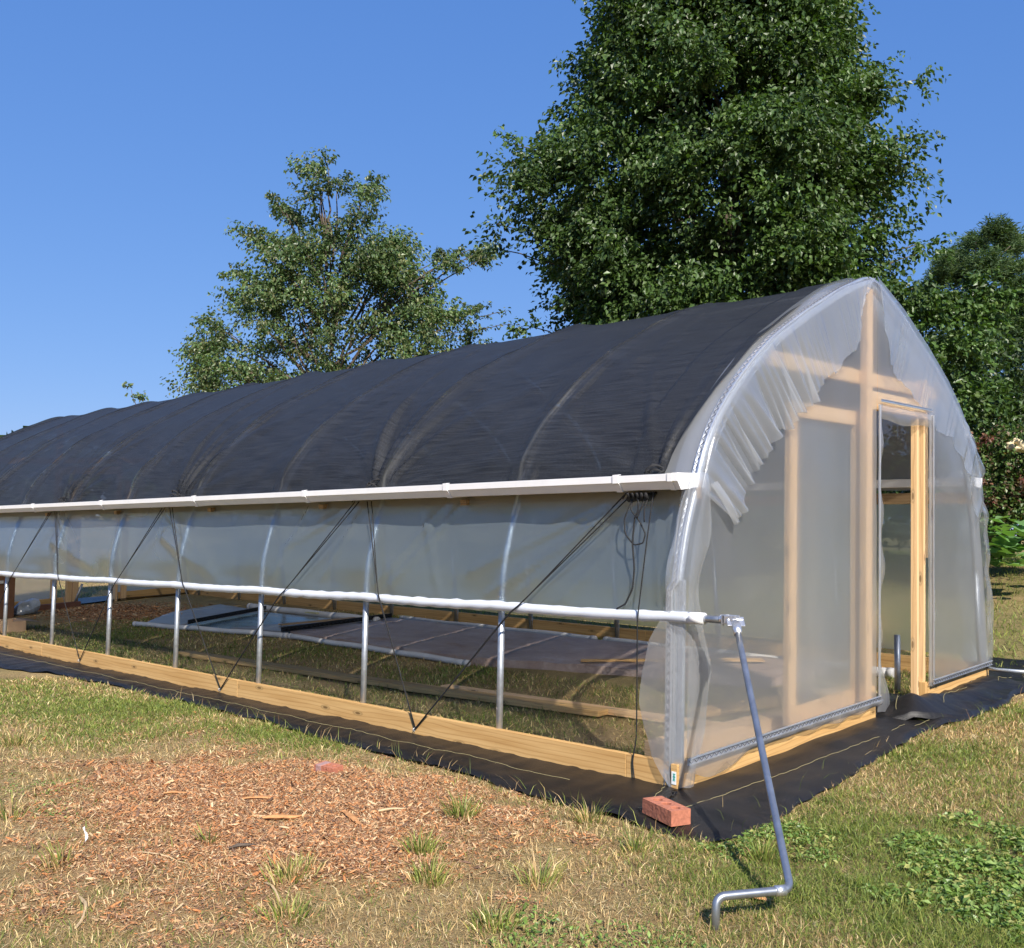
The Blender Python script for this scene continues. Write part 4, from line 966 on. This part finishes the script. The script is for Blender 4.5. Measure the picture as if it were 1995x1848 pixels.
chunk((-.80,-1.95,0),(-.74,-1.87,0),.022,.014,'bark','dark brown bark piece in front of the orange chunk',seed=6)
chunk((.93,-1.02,0),(1.01,-.98,0),.04,.012,'chip_wood','orange wood flake lying beneath the crank arm',seed=7)
chunk((-.765,-2.545,0),(-.53,-2.66,0),.014,.014,'root_pale','pale curved root lying on the soil at lower left','root','root',8,.025,None)
chunk((-.40,-2.05,0),(-.22,-2.10,0),.010,.008,'root_pale','thin pale stick on the soil below the wide tuft','stick','stick',9,.01,None)
chunk((-1.05,-2.2,0),(-.80,-2.12,0),.008,.006,'root_pale','slender straw coloured stick left of centre foreground','stick','stick',10,-.01,None)
# a white feather stuck in the soil
g=MB(); 
for k in range(9):
    a=k*.5; g.face([len(g.v)+i for i in range(3)]) if False else None
    p=Vector((-1.385,-2.255,-.085)); o_=len(g.v); g.v+= [p+Vector((0,0,.004*k)),p+Vector((.012*math.cos(a),.012*math.sin(a),.012+.006*k)),p+Vector((.004*math.cos(a+1),.004*math.sin(a+1),.02+.006*k))]; g.face([o_,o_+1,o_+2])
tag(g.build('feather','white_vinyl',None),'tiny white feather on the soil beside the left tuft','feather')

# ---- inside the tunnel
def gp(x,y,h=0): return Vector((x,y,float(gz(np.array([x]),np.array([y]))[0])+h))
def pipe(a,b,r,label,name='white_pipe',m='pvc_pipe',n=20,sagg=.0):
    A=gp(*a,r+.004);B=gp(*b,r+.004); P=[A.lerp(B,i/n)+Vector((0,0,.004*math.sin(i*.9)))for i in range(n+1)]
    o=MB().tube(P,r,14).build(name,m,None,smooth=True)
    for e,f in ((P[0],P[1]),(P[-1],P[-2])):
        d=(e-f).normalized(); MB().tube([e-d*.05,e-d*.004,e+d*.002],[r*1.12,r*1.12,r*.9],14).build('pipe_end',m,o,smooth=True)
    return tag(o,label,'pipe','white plastic pipes on the tunnel floor')
pipe((-9.16,1.75),(-6.55,2.22),.030,'front white pipe, left length, ending under the post at the left')
pipe((-6.50,2.21),(-3.60,2.10),.028,'front white pipe, right length, in the grass before the plastic covered stack')
pipe((-9.55,3.62),(-6.72,3.62),.045,'thick white pipe along the back of the blue and grey panels')
pipe((-6.65,3.93),(-3.64,3.95),.040,'back white pipe behind the plastic covered stack')
pipe((-3.52,3.95),(-.55,3.9),.040,'back white pipe at right, its end seen by the doorway')
def plank(a,b,wd,ht,label,m='lumber',h=0,rot=0):
    up=Vector((0,0,1))
    return tag(MB().beam(gp(*a,ht/2+.012+h),gp(*b,ht/2+.012+h),wd,ht).build('plank',m,None,bevel=.002),label,'plank','planks lying on the tunnel floor')
plank((-6.35,.86),(-2.75,1.02),.14,.038,'long flat board in the grass, left one of the row behind the front board')
plank((-3.15,.98),(-1.35,1.14),.14,.038,'board ending right of centre, lapped by the pale board','lumber',.0)
plank((-2.9,1.16),(-.35,1.28),.09,.038,'pale weathered board behind the right end of the other one','stud_wood')
plank((-.9,1.5),(-.45,3.2),.14,.04,'board lying across the floor behind the left end film','lumber')
plank((-.40,.35),(-.25,1.9),.14,.10,'thick board lying close inside the left end film','stud_wood')
plank((-.85,2.55),(-.45,2.75),.12,.05,'short board just inside the doorway','stud_wood',)
# plastic covered stack
def slab(poly,h,name,m,label,cat,wr=0.0,base=.0,group=None,parent=None):
    g=MB(); P=[gp(x,y,0) for x,y in poly]; n=len(P)
    cx=sum(p.x for p in P)/n; cy=sum(p.y for p in P)/n; rings=[]; R_=14
    for q in range(R_+1):
        t=q/R_; ring=[]
        for k in range(n*12):
            a=P[k//12]; b=P[(k//12+1)%n]; p=a.lerp(b,(k%12)/12); x=p.x*t+cx*(1-t); y=p.y*t+cy*(1-t)
            z=float(zf(x,y))+.012+base+h+wr*(float(vnoise(x*2.5,y*6,2,50))-.5)*2+wr*.8*(float(vnoise(x*7,y*15,2,51))-.5)
            ring.append(Vector((x,y,z)))
        rings.append(ring)
    N=n*12; c0=len(g.v)
    for r_ in rings: g.v+=r_
    g.v+=[Vector((p.x,p.y,p.z-h-.02-wr)) for p in rings[-1]]
    for q in range(R_+1):
        for k in range(N): k2=(k+1)%N; g.face([q*N+k,(q+1)*N+k,(q+1)*N+k2,q*N+k2])
    o=g.build(name,m,parent,smooth=wr>0)
    if label: tag(o,label,cat,group)
    return o
slab([(-6.62,2.30),(-5.0,2.22),(-3.6,2.18),(-2.9,2.42),(-2.05,2.62),(-1.1,2.80),(-1.05,3.84),(-3,3.86),(-6.70,3.82)],.045,'covered_stack','wrapped_plastic','long low stack under wrinkled clear plastic, brownish purple','plastic sheet',.012)
tag(MB().beam(gp(-2.75,2.62,.075),gp(-2.1,3.15,.078),.10,.012).build('slat','lumber',None),'orange wood slat lying on the plastic covered stack','slat','wood slats on the stacked sheets')
tag(MB().beam(gp(-1.9,3.3,.085),gp(-1.55,3.6,.085),.14,.012).build('slat','lumber',None),'short yellow slat near the right end of the plastic covered stack','slat','wood slats on the stacked sheets')
tag(MB().beam(gp(-7.2,2.55,.075),gp(-7.0,3.5,.078),.10,.012).build('slat','lumber_old',None),'wood slat on the grey sheet between the black toothed strips','slat','wood slats on the stacked sheets')
pg='flat sheets laid on the tunnel floor'
slab([(-8.55,1.95),(-6.75,2.28),(-6.80,3.55),(-9.0,3.40)],.018,'flat_sheet','blue_panel','blue grey sheet lying between the two toothed strips','sheet',.004,group=pg)
slab([(-7.6,2.15),(-6.78,2.30),(-6.86,3.5),(-7.15,3.5)],.030,'flat_sheet','grey_panel','pale grey sheet on the right part of the blue one','sheet',.004,.004,group=pg)
slab([(-9.1,1.86),(-8.45,1.98),(-9.0,3.45),(-10.3,3.60),(-9.9,2.6)],.022,'flat_sheet','grey_panel','dull grey sheet at the far left of the row','sheet',.006,group=pg)
def angle(a,b,label):
    A=gp(*a,.085);B=gp(*b,.085); r_=empty('toothed_strip',A,label,'strip','black toothed strips across the sheets')
    MB().beam(A,B,.012,.05).build('strip_web','black_plastic',r_); g=MB(); d=(B-A); n=26
    for i in range(n):
        p=A+d*((i+.5)/n); g.beam(p+Vector((.015,-.03,-.01)),p+Vector((.015,0,-.01)),.03,.014)
    g.build('teeth','black_plastic',r_)
angle((-6.72,2.25),(-6.80,3.90),'right black toothed strip at the end of the plastic covered stack')
angle((-8.30,2.0),(-8.95,3.50),'left black toothed strip between blue and grey sheets')
for a,l in (((-6.62,3.98),'little yellow strip at the joint of the back pipes'),((-7.9,3.5),'little yellow strip on the thick back pipe')):
    tag(MB().beam(gp(a[0]-.12,a[1],.075),gp(a[0]+.12,a[1],.078),.05,.015).build('yellow_strip','yellow_strip',None),l,'strip')
# pipe stake in the doorway
tag(MB().tube([gp(-.28,3.30,-.05),gp(-.285,3.30,.42)],.022,14).build('pipe_stake','galvanized',None,smooth=True),'short galvanized pipe stake standing in the open doorway','stake')
# far end odds: crate, box, bottle
cr=empty('wooden_crate',gp(-11.95,1.05),'dark red brown wooden box standing at the far left end of the tunnel','box')
for dx,dy,a,b in ((0,-.22,.42,.02),(0,.22,.42,.02),(-.2,0,.02,.44),(.2,0,.02,.44)):
    MB().beam(gp(-11.95+dx-a/2,1.05+dy,.31),gp(-11.95+dx+a/2,1.05+dy,.31),b,.62).build('side_panel','crate_wood',cr)
MB().beam(gp(-11.73,.93,.50),gp(-11.73,1.12,.50),.012,.04).build('hand_hole','pvc_pipe',cr)
cb=empty('cardboard_box',gp(-10.1,.48),'open brown cardboard box on the grass at the left edge','box')
for a,b,n_ in (((-10.32,.26),(-9.9,.26),'box_side'),((-10.32,.74),(-9.9,.74),'box_side'),((-9.9,.26),(-9.9,.74),'box_side'),((-10.32,.26),(-10.32,.74),'box_side')):
    MB().beam(gp(*a,.07),gp(*b,.07),.006,.13).build(n_,'cardboard',cb)
MB().grid([[gp(-9.9,.74,.135),gp(-9.82,.9,.10)],[gp(-10.32,.74,.135),gp(-10.3,.9,.12)]]).build('box_flap','cardboard',cb)
g=MB(); P=[]
for i in range(14):
    t=i/13; ring=[]; c=gp(-12.0+.05*t,1.34+.34*t,.02+.10*t); rr_=.03+.10*math.sin(math.pi*(.1+.75*t))**.8
    for k in range(14):
        a=2*math.pi*k/14; ring.append(c+Vector((math.cos(a)*rr_*1.0*(1+.15*math.sin(3*a+i)),0,0))+Vector((0,0,max(-.10*t-.015,math.sin(a)*rr_*(1+.1*math.sin(2*a+i))))))
    P.append(ring)
for r_ in P: r_.append(r_[0])
tag(g.grid(P).build('plastic_bag','clear_bag',None,smooth=True),'crumpled clear plastic bag on the grass by the far end board','bag')
g=MB(); g.grid([[gp(-11.6+.08*i,.55+.07*j,.30+.06*math.sin(i*2+j)*math.sin(j)) for j in range(6)] for i in range(6)]); 
tag(g.build('plastic_wrap','clear_bag',None,smooth=True),'torn grey plastic wrap piled by the cardboard box','wrap')
tag(MB().tube([gp(-12.5,2.42,0),gp(-12.45,2.52,.33)],.018,10).build('pipe_stake','galvanized',None,smooth=True),'grey pipe leaning on the far door post','stake')
tag(MB().beam(gp(-12.35,1.2,.04),gp(-12.35,2.45,.04),.09,.08).build('red_beam','red_stain',None),'dark red stained beam lying along the far end board','beam')
# box seen hazily through the back curtain
bx_=empty('storage_box',gp(-1.6,5.3),'pale orange box blurred behind the back curtain, seen through the doorway','box')
MB().beam(gp(-1.85,5.3,.16),gp(-1.35,5.3,.16),.35,.30).build('box_body','lumber',bx_,bevel=.01); MB().beam(gp(-1.87,5.3,.325),gp(-1.33,5.3,.325),.38,.03).build('box_lid','stud_wood',bx_)
# pale fungus-like stone on the overgrown heap

# ================================================================ TREES AND SHRUBS
RV=np.array([math.sin(YAW),-math.cos(YAW)]); FV=np.array([math.cos(YAW),math.sin(YAW)])
def limb(g,a,b,r0,r1,seed=0,n=7,arch_=.0):
    rr=random.Random(seed); a=Vector(a);b=Vector(b); P=[];L=(b-a).length
    for i in range(n+1):
        t=i/n; p=a.lerp(b,t)+Vector((rr.uniform(-1,1),rr.uniform(-1,1),rr.uniform(-1,1)))*.03*L*math.sin(math.pi*t)+Vector((0,0,arch_*L*math.sin(math.pi*t))); P.append(p)
    g.tube(P,[r0*(1-i/n)+r1*i/n for i in range(n+1)],7); return P
def foliage(name,parent,C,Rr,cnt,size,pal,asp=.62,m='leaf',droop=.55,flat=.35,axis_xy=None,var=.35):
    """leaf clusters: C centres, Rr radii, cnt leaves per cluster; leaves hang along short twigs"""
    P=[];od=[];tn=[]
    for c,r,n in zip(C,Rr,cnt):
        nt=max(2,int(n/11)); 
        dirs=rng.normal(0,1,(nt,3)); dirs/=np.linalg.norm(dirs,axis=1)[:,None]; dirs[:,2]=dirs[:,2]*.8+.1
        if axis_xy is not None:
            o2=np.array([c[0]-axis_xy[0],c[1]-axis_xy[1],0]); o2/=max(.1,np.linalg.norm(o2)); dirs+=o2*.55
        k=rng.integers(0,nt,n); t=rng.random(n)**.7; p=c+dirs[k]*(t*r)[:,None]+rng.normal(0,.045*r+.015,(n,3)); p[:,2]-=.12*r*t*t
        P.append(p); od.append(np.arctan2(dirs[k][:,1],dirs[k][:,0])); b=rng.uniform(1-var,1+var)
        tn.append(pal[rng.integers(0,len(pal),n)]*b)
    P=np.concatenate(P); od=np.concatenate(od); tn=np.concatenate(tn)*rng.uniform(.75,1.3,(len(P),1))
    V,F,T=leaves(P,rng.uniform(size*.7,size*1.2,len(P)),asp,tn,droop,flat,od)
    return bigmesh(name,V,F,m,T,parent=parent)
PEAR=np.array([[.050,.095,.022],[.062,.11,.028],[.042,.080,.020],[.085,.13,.036],[.055,.10,.025]])
PEAR2=np.array([[.085,.14,.045],[.07,.12,.04],[.12,.165,.06],[.065,.11,.035],[.13,.14,.055]])
# ---- the big pear tree
BX,BY=-4.42,7.62; bz=zf(BX,BY)
BT=empty('pear_tree',(BX,BY,bz),'tall dense dark green pear tree rising behind the near half of the tunnel','tree')
zs_=[2.0,2.6,3.3,3.86,4.4,4.77,5.33,5.8,6.3,7.0,8.4,9.6,10.8,11.8]
Lr=[.5,1.75,2.25,2.35,2.35,2.5,2.85,2.85,2.65,2.2,1.98,1.7,1.2,.3]
Rr_=[.5,1.6,1.75,1.85,2.0,2.15,2.4,2.2,1.9,2.1,1.65,1.2,.9,.3]
g=MB(); limb(g,(BX,BY,bz-.1),(BX+.1,BY,6.5),.17,.09,1,10); limb(g,(BX+.1,BY,6.4),(BX,BY,11),.09,.02,2)
C=[];Rs=[];N=[]
for k in range(1150):
    h=2.1+9.4*rng.random()**1.05; a=rng.uniform(0,2*math.pi); ca,sa=math.cos(a),math.sin(a)
    rl=float(np.interp(h,zs_,Lr)); rr2=float(np.interp(h,zs_,Rr_)); R0=rr2 if ca>0 else rl; Rd=(rl+rr2)/2*.95
    rad=1/math.sqrt((ca/R0)**2+(sa/Rd)**2); q=rng.choice([rng.uniform(.78,1.0),rng.uniform(.35,.85)],p=[.72,.28])
    q*=(1+.10*math.sin(a*5+h*1.7)+.07*math.sin(a*9-h*3)); r_=rad*q-.30
    xy=np.array([BX,BY])+RV*r_*ca+FV*r_*sa
    C.append(np.array([xy[0],xy[1],h])); Rs.append(rng.uniform(.28,.52)); N.append(int(rng.uniform(270,440)))
    if k<50: limb(g,(BX+.05,BY,max(1.2,h-rng.uniform(.8,1.8))),tuple(C[-1]),.035,.008,k,6,.04)
# outlying sprays on the outline
for du,h,dz in ((-2.85,6.42,.2),(-3.0,5.0,.2),(-3.05,5.35,.0),(-2.75,5.7,.1),(-2.55,3.9,0),(-2.4,3.6,0),(-2.85,3.55,0),(2.72,7.55,0),(2.65,6.8,.1),(2.8,5.25,0),(2.6,5.0,0),(2.2,4.3,0),(2.5,4.5,0),(2.35,5.7,0),(2.3,7.9,0)):
    xy=np.array([BX,BY])+RV*(du-.05)+FV*rng.uniform(-.4,.4)
    C.append(np.array([xy[0],xy[1],h])); Rs.append(.32); N.append(95)
    limb(g,(BX+RV[0]*du*.5,BY+RV[1]*du*.5,h-.5),tuple(C[-1]),.02,.006,int(h*10),6,.03)
g.build('trunk','bark',BT,smooth=True)
foliage('crown',BT,C,Rs,N,.080,PEAR,.62,axis_xy=(BX,BY))
# ---- the smaller tree left of it
MX,MY=-13.66,7.87; mz=zf(MX,MY)
MT_=empty('pear_tree',(MX,MY,mz),'loose grey green pear tree with long side sprays behind the middle of the tunnel','tree')
k20=20; px=k20/1927.35
def mp_(u,v,dd=0): # crown points measured in the tree's own vertical plane (metres from its axis)
    lat=(u-640)*px; h=2.27-(v-924)*px*1.0+.0213*lat; return np.array([MX+RV[0]*lat+FV[0]*dd,MY+RV[1]*lat+FV[1]*dd,h])
g=MB(); limb(g,(MX,MY,mz-.1),(MX,MY,3.2),.16,.10,5); 
C=[];Rs=[];N=[]
tips=[((600,330),.34),((625,325),.32),((612,350),.4),((645,365),.3),((700,362),.26),((695,385),.34),((705,410),.36),((610,400),.45),((630,440),.5),((680,450),.5),((540,405),.32),((525,392),.22),((560,420),.34),((480,458),.28),((505,465),.34),((530,475),.36),((560,500),.5),((470,555),.28),((455,585),.3),((500,560),.4),((520,600),.5),((560,580),.5),((410,640),.26),((430,650),.34),((400,680),.24),((365,692),.18),((385,700),.28),((420,700),.42),((450,690),.42),((395,745),.28),((430,760),.36),((480,740),.5),((760,490),.4),((790,495),.3),((740,520),.45),((720,560),.5),((780,540),.34),((850,505),.28),((880,500),.3),((910,490),.32),((938,492),.26),((930,510),.26),((860,525),.26),((820,560),.24),((840,600),.3),((800,620),.4),((860,640),.42),((905,650),.32),((925,610),.26),((880,620),.32),((930,680),.24),((895,700),.36),((850,690),.5),((800,700),.5),((905,720),.34),((860,735),.44)]
for (u,v),r_ in tips:
    for q in range(2): 
        c=mp_(u,v,rng.uniform(-.5,.5)*(1+.8*(r_>.35)))+rng.normal(0,.06,3); C.append(c);Rs.append(r_*.95);N.append(int(1000*r_**1.7+24))
    limb(g,tuple(mp_(640+(u-640)*.25,min(760,v+150),0)),tuple(mp_(u,v,0)),.030,.006,u+v,7,.05 if u>760 else .0)
for k in range(230):
    v=rng.uniform(470,860); hw=float(np.interp(v,[470,550,650,750,860],[80,140,200,240,200])); u=640+rng.uniform(-hw,hw)+15; c=mp_(u,v,rng.uniform(-1.9,1.9)*hw/240)
    C.append(c);Rs.append(rng.uniform(.35,.6));N.append(int(rng.uniform(140,260)))
    if k%12==0: limb(g,(MX,MY,max(1.5,c[2]-1.4)),tuple(c),.035,.008,k,6,.03)
# long bare twigs at the right
for (u,v),(u2,v2) in (((905,640),(985,612)),((910,655),(998,640)),((900,700),(955,690))):
    A=mp_(u,v);B=mp_(u2,v2); limb(g,tuple(A),tuple(B),.012,.004,u,6,.06)
    for t in np.linspace(.1,1,9): C.append(A*(1-t)+B*t+np.array([0,0,.06*math.sin(math.pi*t)]));Rs.append(.10);N.append(5)
g.build('trunk','bark',MT_,smooth=True)
foliage('crown',MT_,C,Rs,N,.085,PEAR2,.55,axis_xy=(MX,MY))
# ---- sapling whose tip shows over the ridge at far left
TX,TY=-22.4,8.3; tz=zf(TX,TY); ST=empty('sapling',(TX,TY,tz),'slender tree top peeping over the tunnel ridge at far left','tree')
g=MB(); limb(g,(TX,TY,tz),(TX+.1,TY,3.9),.06,.02,3); limb(g,(TX,TY,3.2),(TX-.35*RV[0],TY-.35*RV[1],4.62),.02,.006,4); g.build('trunk','bark',ST,smooth=True)
C=[np.array([TX+RV[0]*l,TY+RV[1]*l,h]) for l,h in ((-.42,4.68),(-.30,4.5),(-.12,4.42),(-.05,4.28),(.05,4.1),(-.15,4.15),(.0,3.9),(.15,3.85),(.2,3.7),(-.2,3.8),(0,3.4),(.3,3.3),(-.3,3.3))]
foliage('crown',ST,C,[.2]*len(C),[46]*len(C),.095,PEAR2,.6)
# ---- leafy bush right behind the near end of the tunnel
def place(u,v,k):  # metres along the view from the standpoint, turned into a fixed world spot
    lat=(u-997)/1927.35*k; up=-(v-924)/1927.35*k; p=Vector(CAM)+_f*k+_r2*lat+_u2*up; return np.array(p)
def bush(name,label,cat,spots,base,size,pal,dens=1,asp=.6,droop=.5,group=None,stem=True,m='leaf',flat=.35,depth=.8,bright=1.03):
    o=empty(name,(base[0],base[1],zf(base[0],base[1])),label,cat,group); C=[];Rs=[];N=[];g=MB()
    for (x,y,z,r) in spots:
        for q in range(3):
            c=np.array([x,y,z])+rng.normal(0,.25*r,3)+np.append(FV*rng.uniform(-depth,depth),0); C.append(c);Rs.append(r*rng.uniform(.6,.95));N.append(int(dens*560*r**1.6)+14)
        if q==0 and rng.random()<.3: limb(g,(x*.7+base[0]*.3,y*.7+base[1]*.3,z*.6+zf(base[0],base[1])*.4),(x,y,z),.018,.005,int(x*100),6,.03)
    if stem: g.build('stems','bark',o,smooth=True)
    foliage('crown',o,C,Rs,N,size,pal*bright,asp,m,droop,flat,axis_xy=base); return o
def spots(lst,k): return [tuple(place(u,v,k))+(r,) for u,v,r in lst]
bush('leafy_tree','glossy leaved tree close behind the plastic gable, its branch reaching up right','tree',spots([(1755,610,.35),(1790,600,.35),(1735,570,.3),(1800,640,.4),(1760,680,.45),(1840,590,.3),(1880,570,.26),(1925,580,.24),(1940,560,.16),(1905,535,.12),(1870,620,.4),(1910,620,.26),(1950,590,.16),(1830,680,.45),(1800,740,.5),(1860,710,.4),(1900,680,.26),(1840,780,.45),(1890,760,.35),(1720,640,.5),(1700,700,.6),(1870,820,.4)],12.2),tuple(place(1780,1050,12.4)[:2]),.085,PEAR*1.12,1.15,depth=.35)
VINE=np.array([[.055,.105,.022],[.075,.13,.03],[.10,.15,.045],[.045,.08,.02],[.12,.085,.05]])
bush('thicket','dark green thicket of bushes behind the glossy tree, right of the gable','shrub',spots([(1985,850,.5),(1940,900,.6),(1990,880,.6),(1900,880,.6),(1960,960,.7),(2020,930,.8),(1860,930,.7),(1960,820,.6),(2000,780,.6),(1920,830,.6),(1800,850,.6),(1800,960,.7),(1900,1000,.7),(2000,1020,.7),(1900,720,.5),(1950,700,.5),(1930,770,.55),(1890,800,.45),(1975,800,.6),(2060,820,.8),(1850,760,.5),(1860,850,.5)],14.5),tuple(place(1960,1060,14.6)[:2]),.09,PEAR*.85,1.0,depth=.7,bright=.9)
bush('vine_heap','heap of tangled vines and small leaves beside the far corner of the tunnel','shrub',spots([(1965,880,.25),(1985,885,.25),(2010,875,.25),(1900,930,.35),(1950,930,.35),(2000,925,.35),(1930,1020,.4),(1990,985,.4),(1910,985,.4),(2080,1000,.6),(2080,900,.5),(1890,870,.32),(1925,860,.34),(1960,850,.34),(1995,860,.36),(1905,910,.34),(1945,905,.36),(1985,910,.36),(2030,900,.5),(1925,955,.36),(1960,960,.36),(2000,960,.4),(1935,1000,.34),(1975,1000,.34),(2020,1010,.45),(2060,960,.6),(1860,900,.4),(1870,960,.45),(1880,1020,.45),(1830,1000,.5)],12.3),tuple(place(1960,1080,12.6)[:2]),.055,VINE,1.5,.7,depth=.5,flat=.45)
REDDY=np.array([[.13,.045,.035],[.10,.05,.04],[.16,.08,.05],[.08,.07,.03]])
bush('red_leaved_vine','patches of reddish brown leaves growing through the vine heap','shrub',spots([(1885,850,.10),(1895,870,.10),(1985,945,.12),(1910,940,.10),(1930,975,.08),(1915,855,.08)],11.75),tuple(place(1930,1080,12.2)[:2]),.05,REDDY,2.2,.7,depth=.08)
# large-leaved squash plants
o=empty('squash_plant',tuple(place(1975,1100,11.6)[:2])+(zf(*place(1975,1100,11.6)[:2]),),'big soft green squash leaves low in front of the vine heap at the right edge','plant')
def bigleaf(P,sz,az,el,tone):
    """lobed palm-shaped leaf, slightly cupped"""
    V=[];F=[];T=[]; n=13
    for p,s,a,e,c in zip(P,sz,az,el,tone):
        d=np.array([math.cos(a)*math.cos(e),math.sin(a)*math.cos(e),math.sin(e)]); sd_=np.array([-math.sin(a),math.cos(a),0]); u=np.cross(d,sd_); b=len(V); V.append(p); T.append(c)
        for k in range(n+1):
            th=-2.6+5.2*k/n; rr=s*(.62+.30*math.cos(th)+.10*math.cos(5*th)); V.append(p+d*(rr*math.cos(th)*.8)+sd_*(rr*math.sin(th))-u*(.10*rr*math.cos(3*th)-.18*rr)); T.append(c*(1+.1*math.cos(5*th)))
        for k in range(n): F.append([b,b+1+k,b+2+k])
    return np.array(V),np.array(F),np.array(T)
P=[];g=MB(); base=np.array(o.location)
for u,v in [(1942,1025),(1965,1018),(1990,1030),(1950,1048),(1978,1050),(2005,1045),(1938,1062),(1962,1072),(1990,1075),(1945,1085),(1972,1092),(2000,1095),(2020,1070),(2040,1040),(2050,1080),(1930,1100),(1958,1102),(1985,1108),(1940,1045),(2015,1105),(1955,1035),(1983,1062),(1968,1083),(1948,1071),(1925,1075),(1915,1050),(1910,1090),(1895,1075)]:
    for q in range(2):
        p=place(u+rng.uniform(-9,9),v+rng.uniform(-8,8)-4,11.2+rng.uniform(-.35,.4)); P.append(p); q0=np.array([p[0]+rng.uniform(-.1,.1),p[1]+rng.uniform(-.1,.1),zf(p[0],p[1])]); limb(g,tuple(q0),tuple(p),.008,.006,int(u+q),4)
g.build('stems','leaf',o) if False else None
P=np.array(P); n=len(P); pal=np.array([[.14,.27,.09],[.18,.32,.11],[.11,.22,.07],[.20,.34,.14]])[rng.integers(0,4,n)]
V,F,T=bigleaf(P,rng.uniform(.13,.20,n),rng.uniform(0,6.28,n),rng.normal(-.25,.3,n),pal); bigmesh('leaves',V,F,'leaf',T,parent=o,smooth=True)
# pale hollow stone on the heap
bm=bmesh.new(); bmesh.ops.create_icosphere(bm,subdivisions=4,radius=1)
for v in bm.verts:
    c=v.co; k=1+.10*math.sin(c.x*5+c.z*3)+.07*math.sin(c.y*8+2)+.05*math.sin(c.z*11+c.x*7)
    c.x*=.115*k;c.y*=.09*k;c.z*=.080*k
    q=(c-Vector((-.04,-.075,.015))).length
    if q<.045: c+=Vector((.015,.06,0))*(1-q/.045)*1.4
st=bmobj(bm,'pale_stone','pale_stone',None,True); pp=place(1981,869,11.75); st.location=pp; st.rotation_euler=(.1,.1,.75); tag(st,'pale cream hollowed stone lying on the vine heap at the right edge','stone')
# ---- pine far behind
PX_=place(1905,1000,30); pz0=zf(PX_[0],PX_[1]); PT=empty('pine_tree',(PX_[0],PX_[1],pz0),'big soft needled pine far behind the shrubs at right','tree')
PIN=np.array([[.065,.115,.05],[.085,.14,.055],[.05,.09,.042],[.11,.155,.055]])
g=MB(); limb(g,(PX_[0],PX_[1],pz0),(PX_[0],PX_[1],8.5),.28,.05,9,8); C=[];Rs=[];N=[]
for u,v,r_ in [(1930,455,.55),(1900,470,.6),(1950,470,.55),(1968,480,.45),(1870,500,.5),(1850,510,.4),(1840,540,.5),(1880,540,.8),(1920,520,.8),(1950,530,.6),(1815,560,.4),(1810,600,.5),(1850,600,.7),(1900,600,.8),(1930,640,.7),(1960,620,.5),(1990,520,.35),(2000,560,.6),(1985,600,.6),(1975,560,.4),(1940,590,.6),(1960,690,.7),(1990,660,.6),(1900,680,.9),(1850,680,.8),(1960,750,.8),(1890,760,.9),(1920,820,.8),(2030,620,.9),(2050,700,1.0),(2020,780,.9),(1830,740,.8),(1985,640,.5)]:
    for q in range(3):
        c=place(u+rng.uniform(-8,8),v+rng.uniform(-8,8),30+rng.uniform(-1.2,1.2)); C.append(c);Rs.append(r_*.8);N.append(int(1900*r_**1.5))
    limb(g,(PX_[0],PX_[1],max(2,place(u,v,30)[2]-1)),tuple(place(u,v,30)),.05,.012,u,6)
g.build('trunk','bark',PT,smooth=True); foliage('crown',PT,C,Rs,N,.17,PIN,.19,'needle',-.1,.2,(PX_[0],PX_[1]),var=.25)
# ---- screening trees behind the tunnel, mostly veiled by the film
for i,(x,y,h,wd) in enumerate([(-9.5,12.5,2.6,1.6),(-2.2,13.5,3.0,1.5),(-16.5,14,3.0,1.8),(-26,12,4,2.2),(-30,4,4,2.4),(-6.0,13.5,2.4,1.5)]):
    zz=zf(x,y); b_=[(x+random.uniform(-wd,wd)*.8,y+random.uniform(-wd,wd)*.5,zz+random.uniform(.4,h*.8),random.uniform(.6,.95)) for k in range(16)]
    bush('round_shrub',['rounded shrub behind the middle of the back curtain','rounded shrub veiled by the film, seen through the doorway','rounded shrub behind the left half of the back curtain','broad bush beyond the far left end','broad bush far off past the far doorway','low shrub between the two pear trees, behind the film'][i],'shrub',b_,(x,y),.16,PEAR*1.3,.45,depth=.5,group='shrubs behind the tunnel')

# ---- unseen ring of woodland, added to block the bright horizon behind the films
n=46000; a=rng.uniform(0,2*math.pi,n); rr_=rng.uniform(110,135,n); top=5.5+3.5*vnoise(a*14,a*0+1,1,77)+2*vnoise(a*60,a*0+2,1,78); hh=top*np.sqrt(rng.random(n))
Pw=np.stack([rr_*np.cos(a),rr_*np.sin(a),zg(rr_*np.cos(a),rr_*np.sin(a))+hh],1)
V,F,T=leaves(Pw,rng.uniform(1.2,2.2,n),.8,np.array([[.04,.075,.025],[.055,.09,.03],[.035,.06,.022]])[rng.integers(0,3,n)],.4,.3)
tag(bigmesh('horizon_screen_woods',V,F,'leaf',T),'low unseen woodland ring added to screen off the bright horizon','woods',None,'stuff')
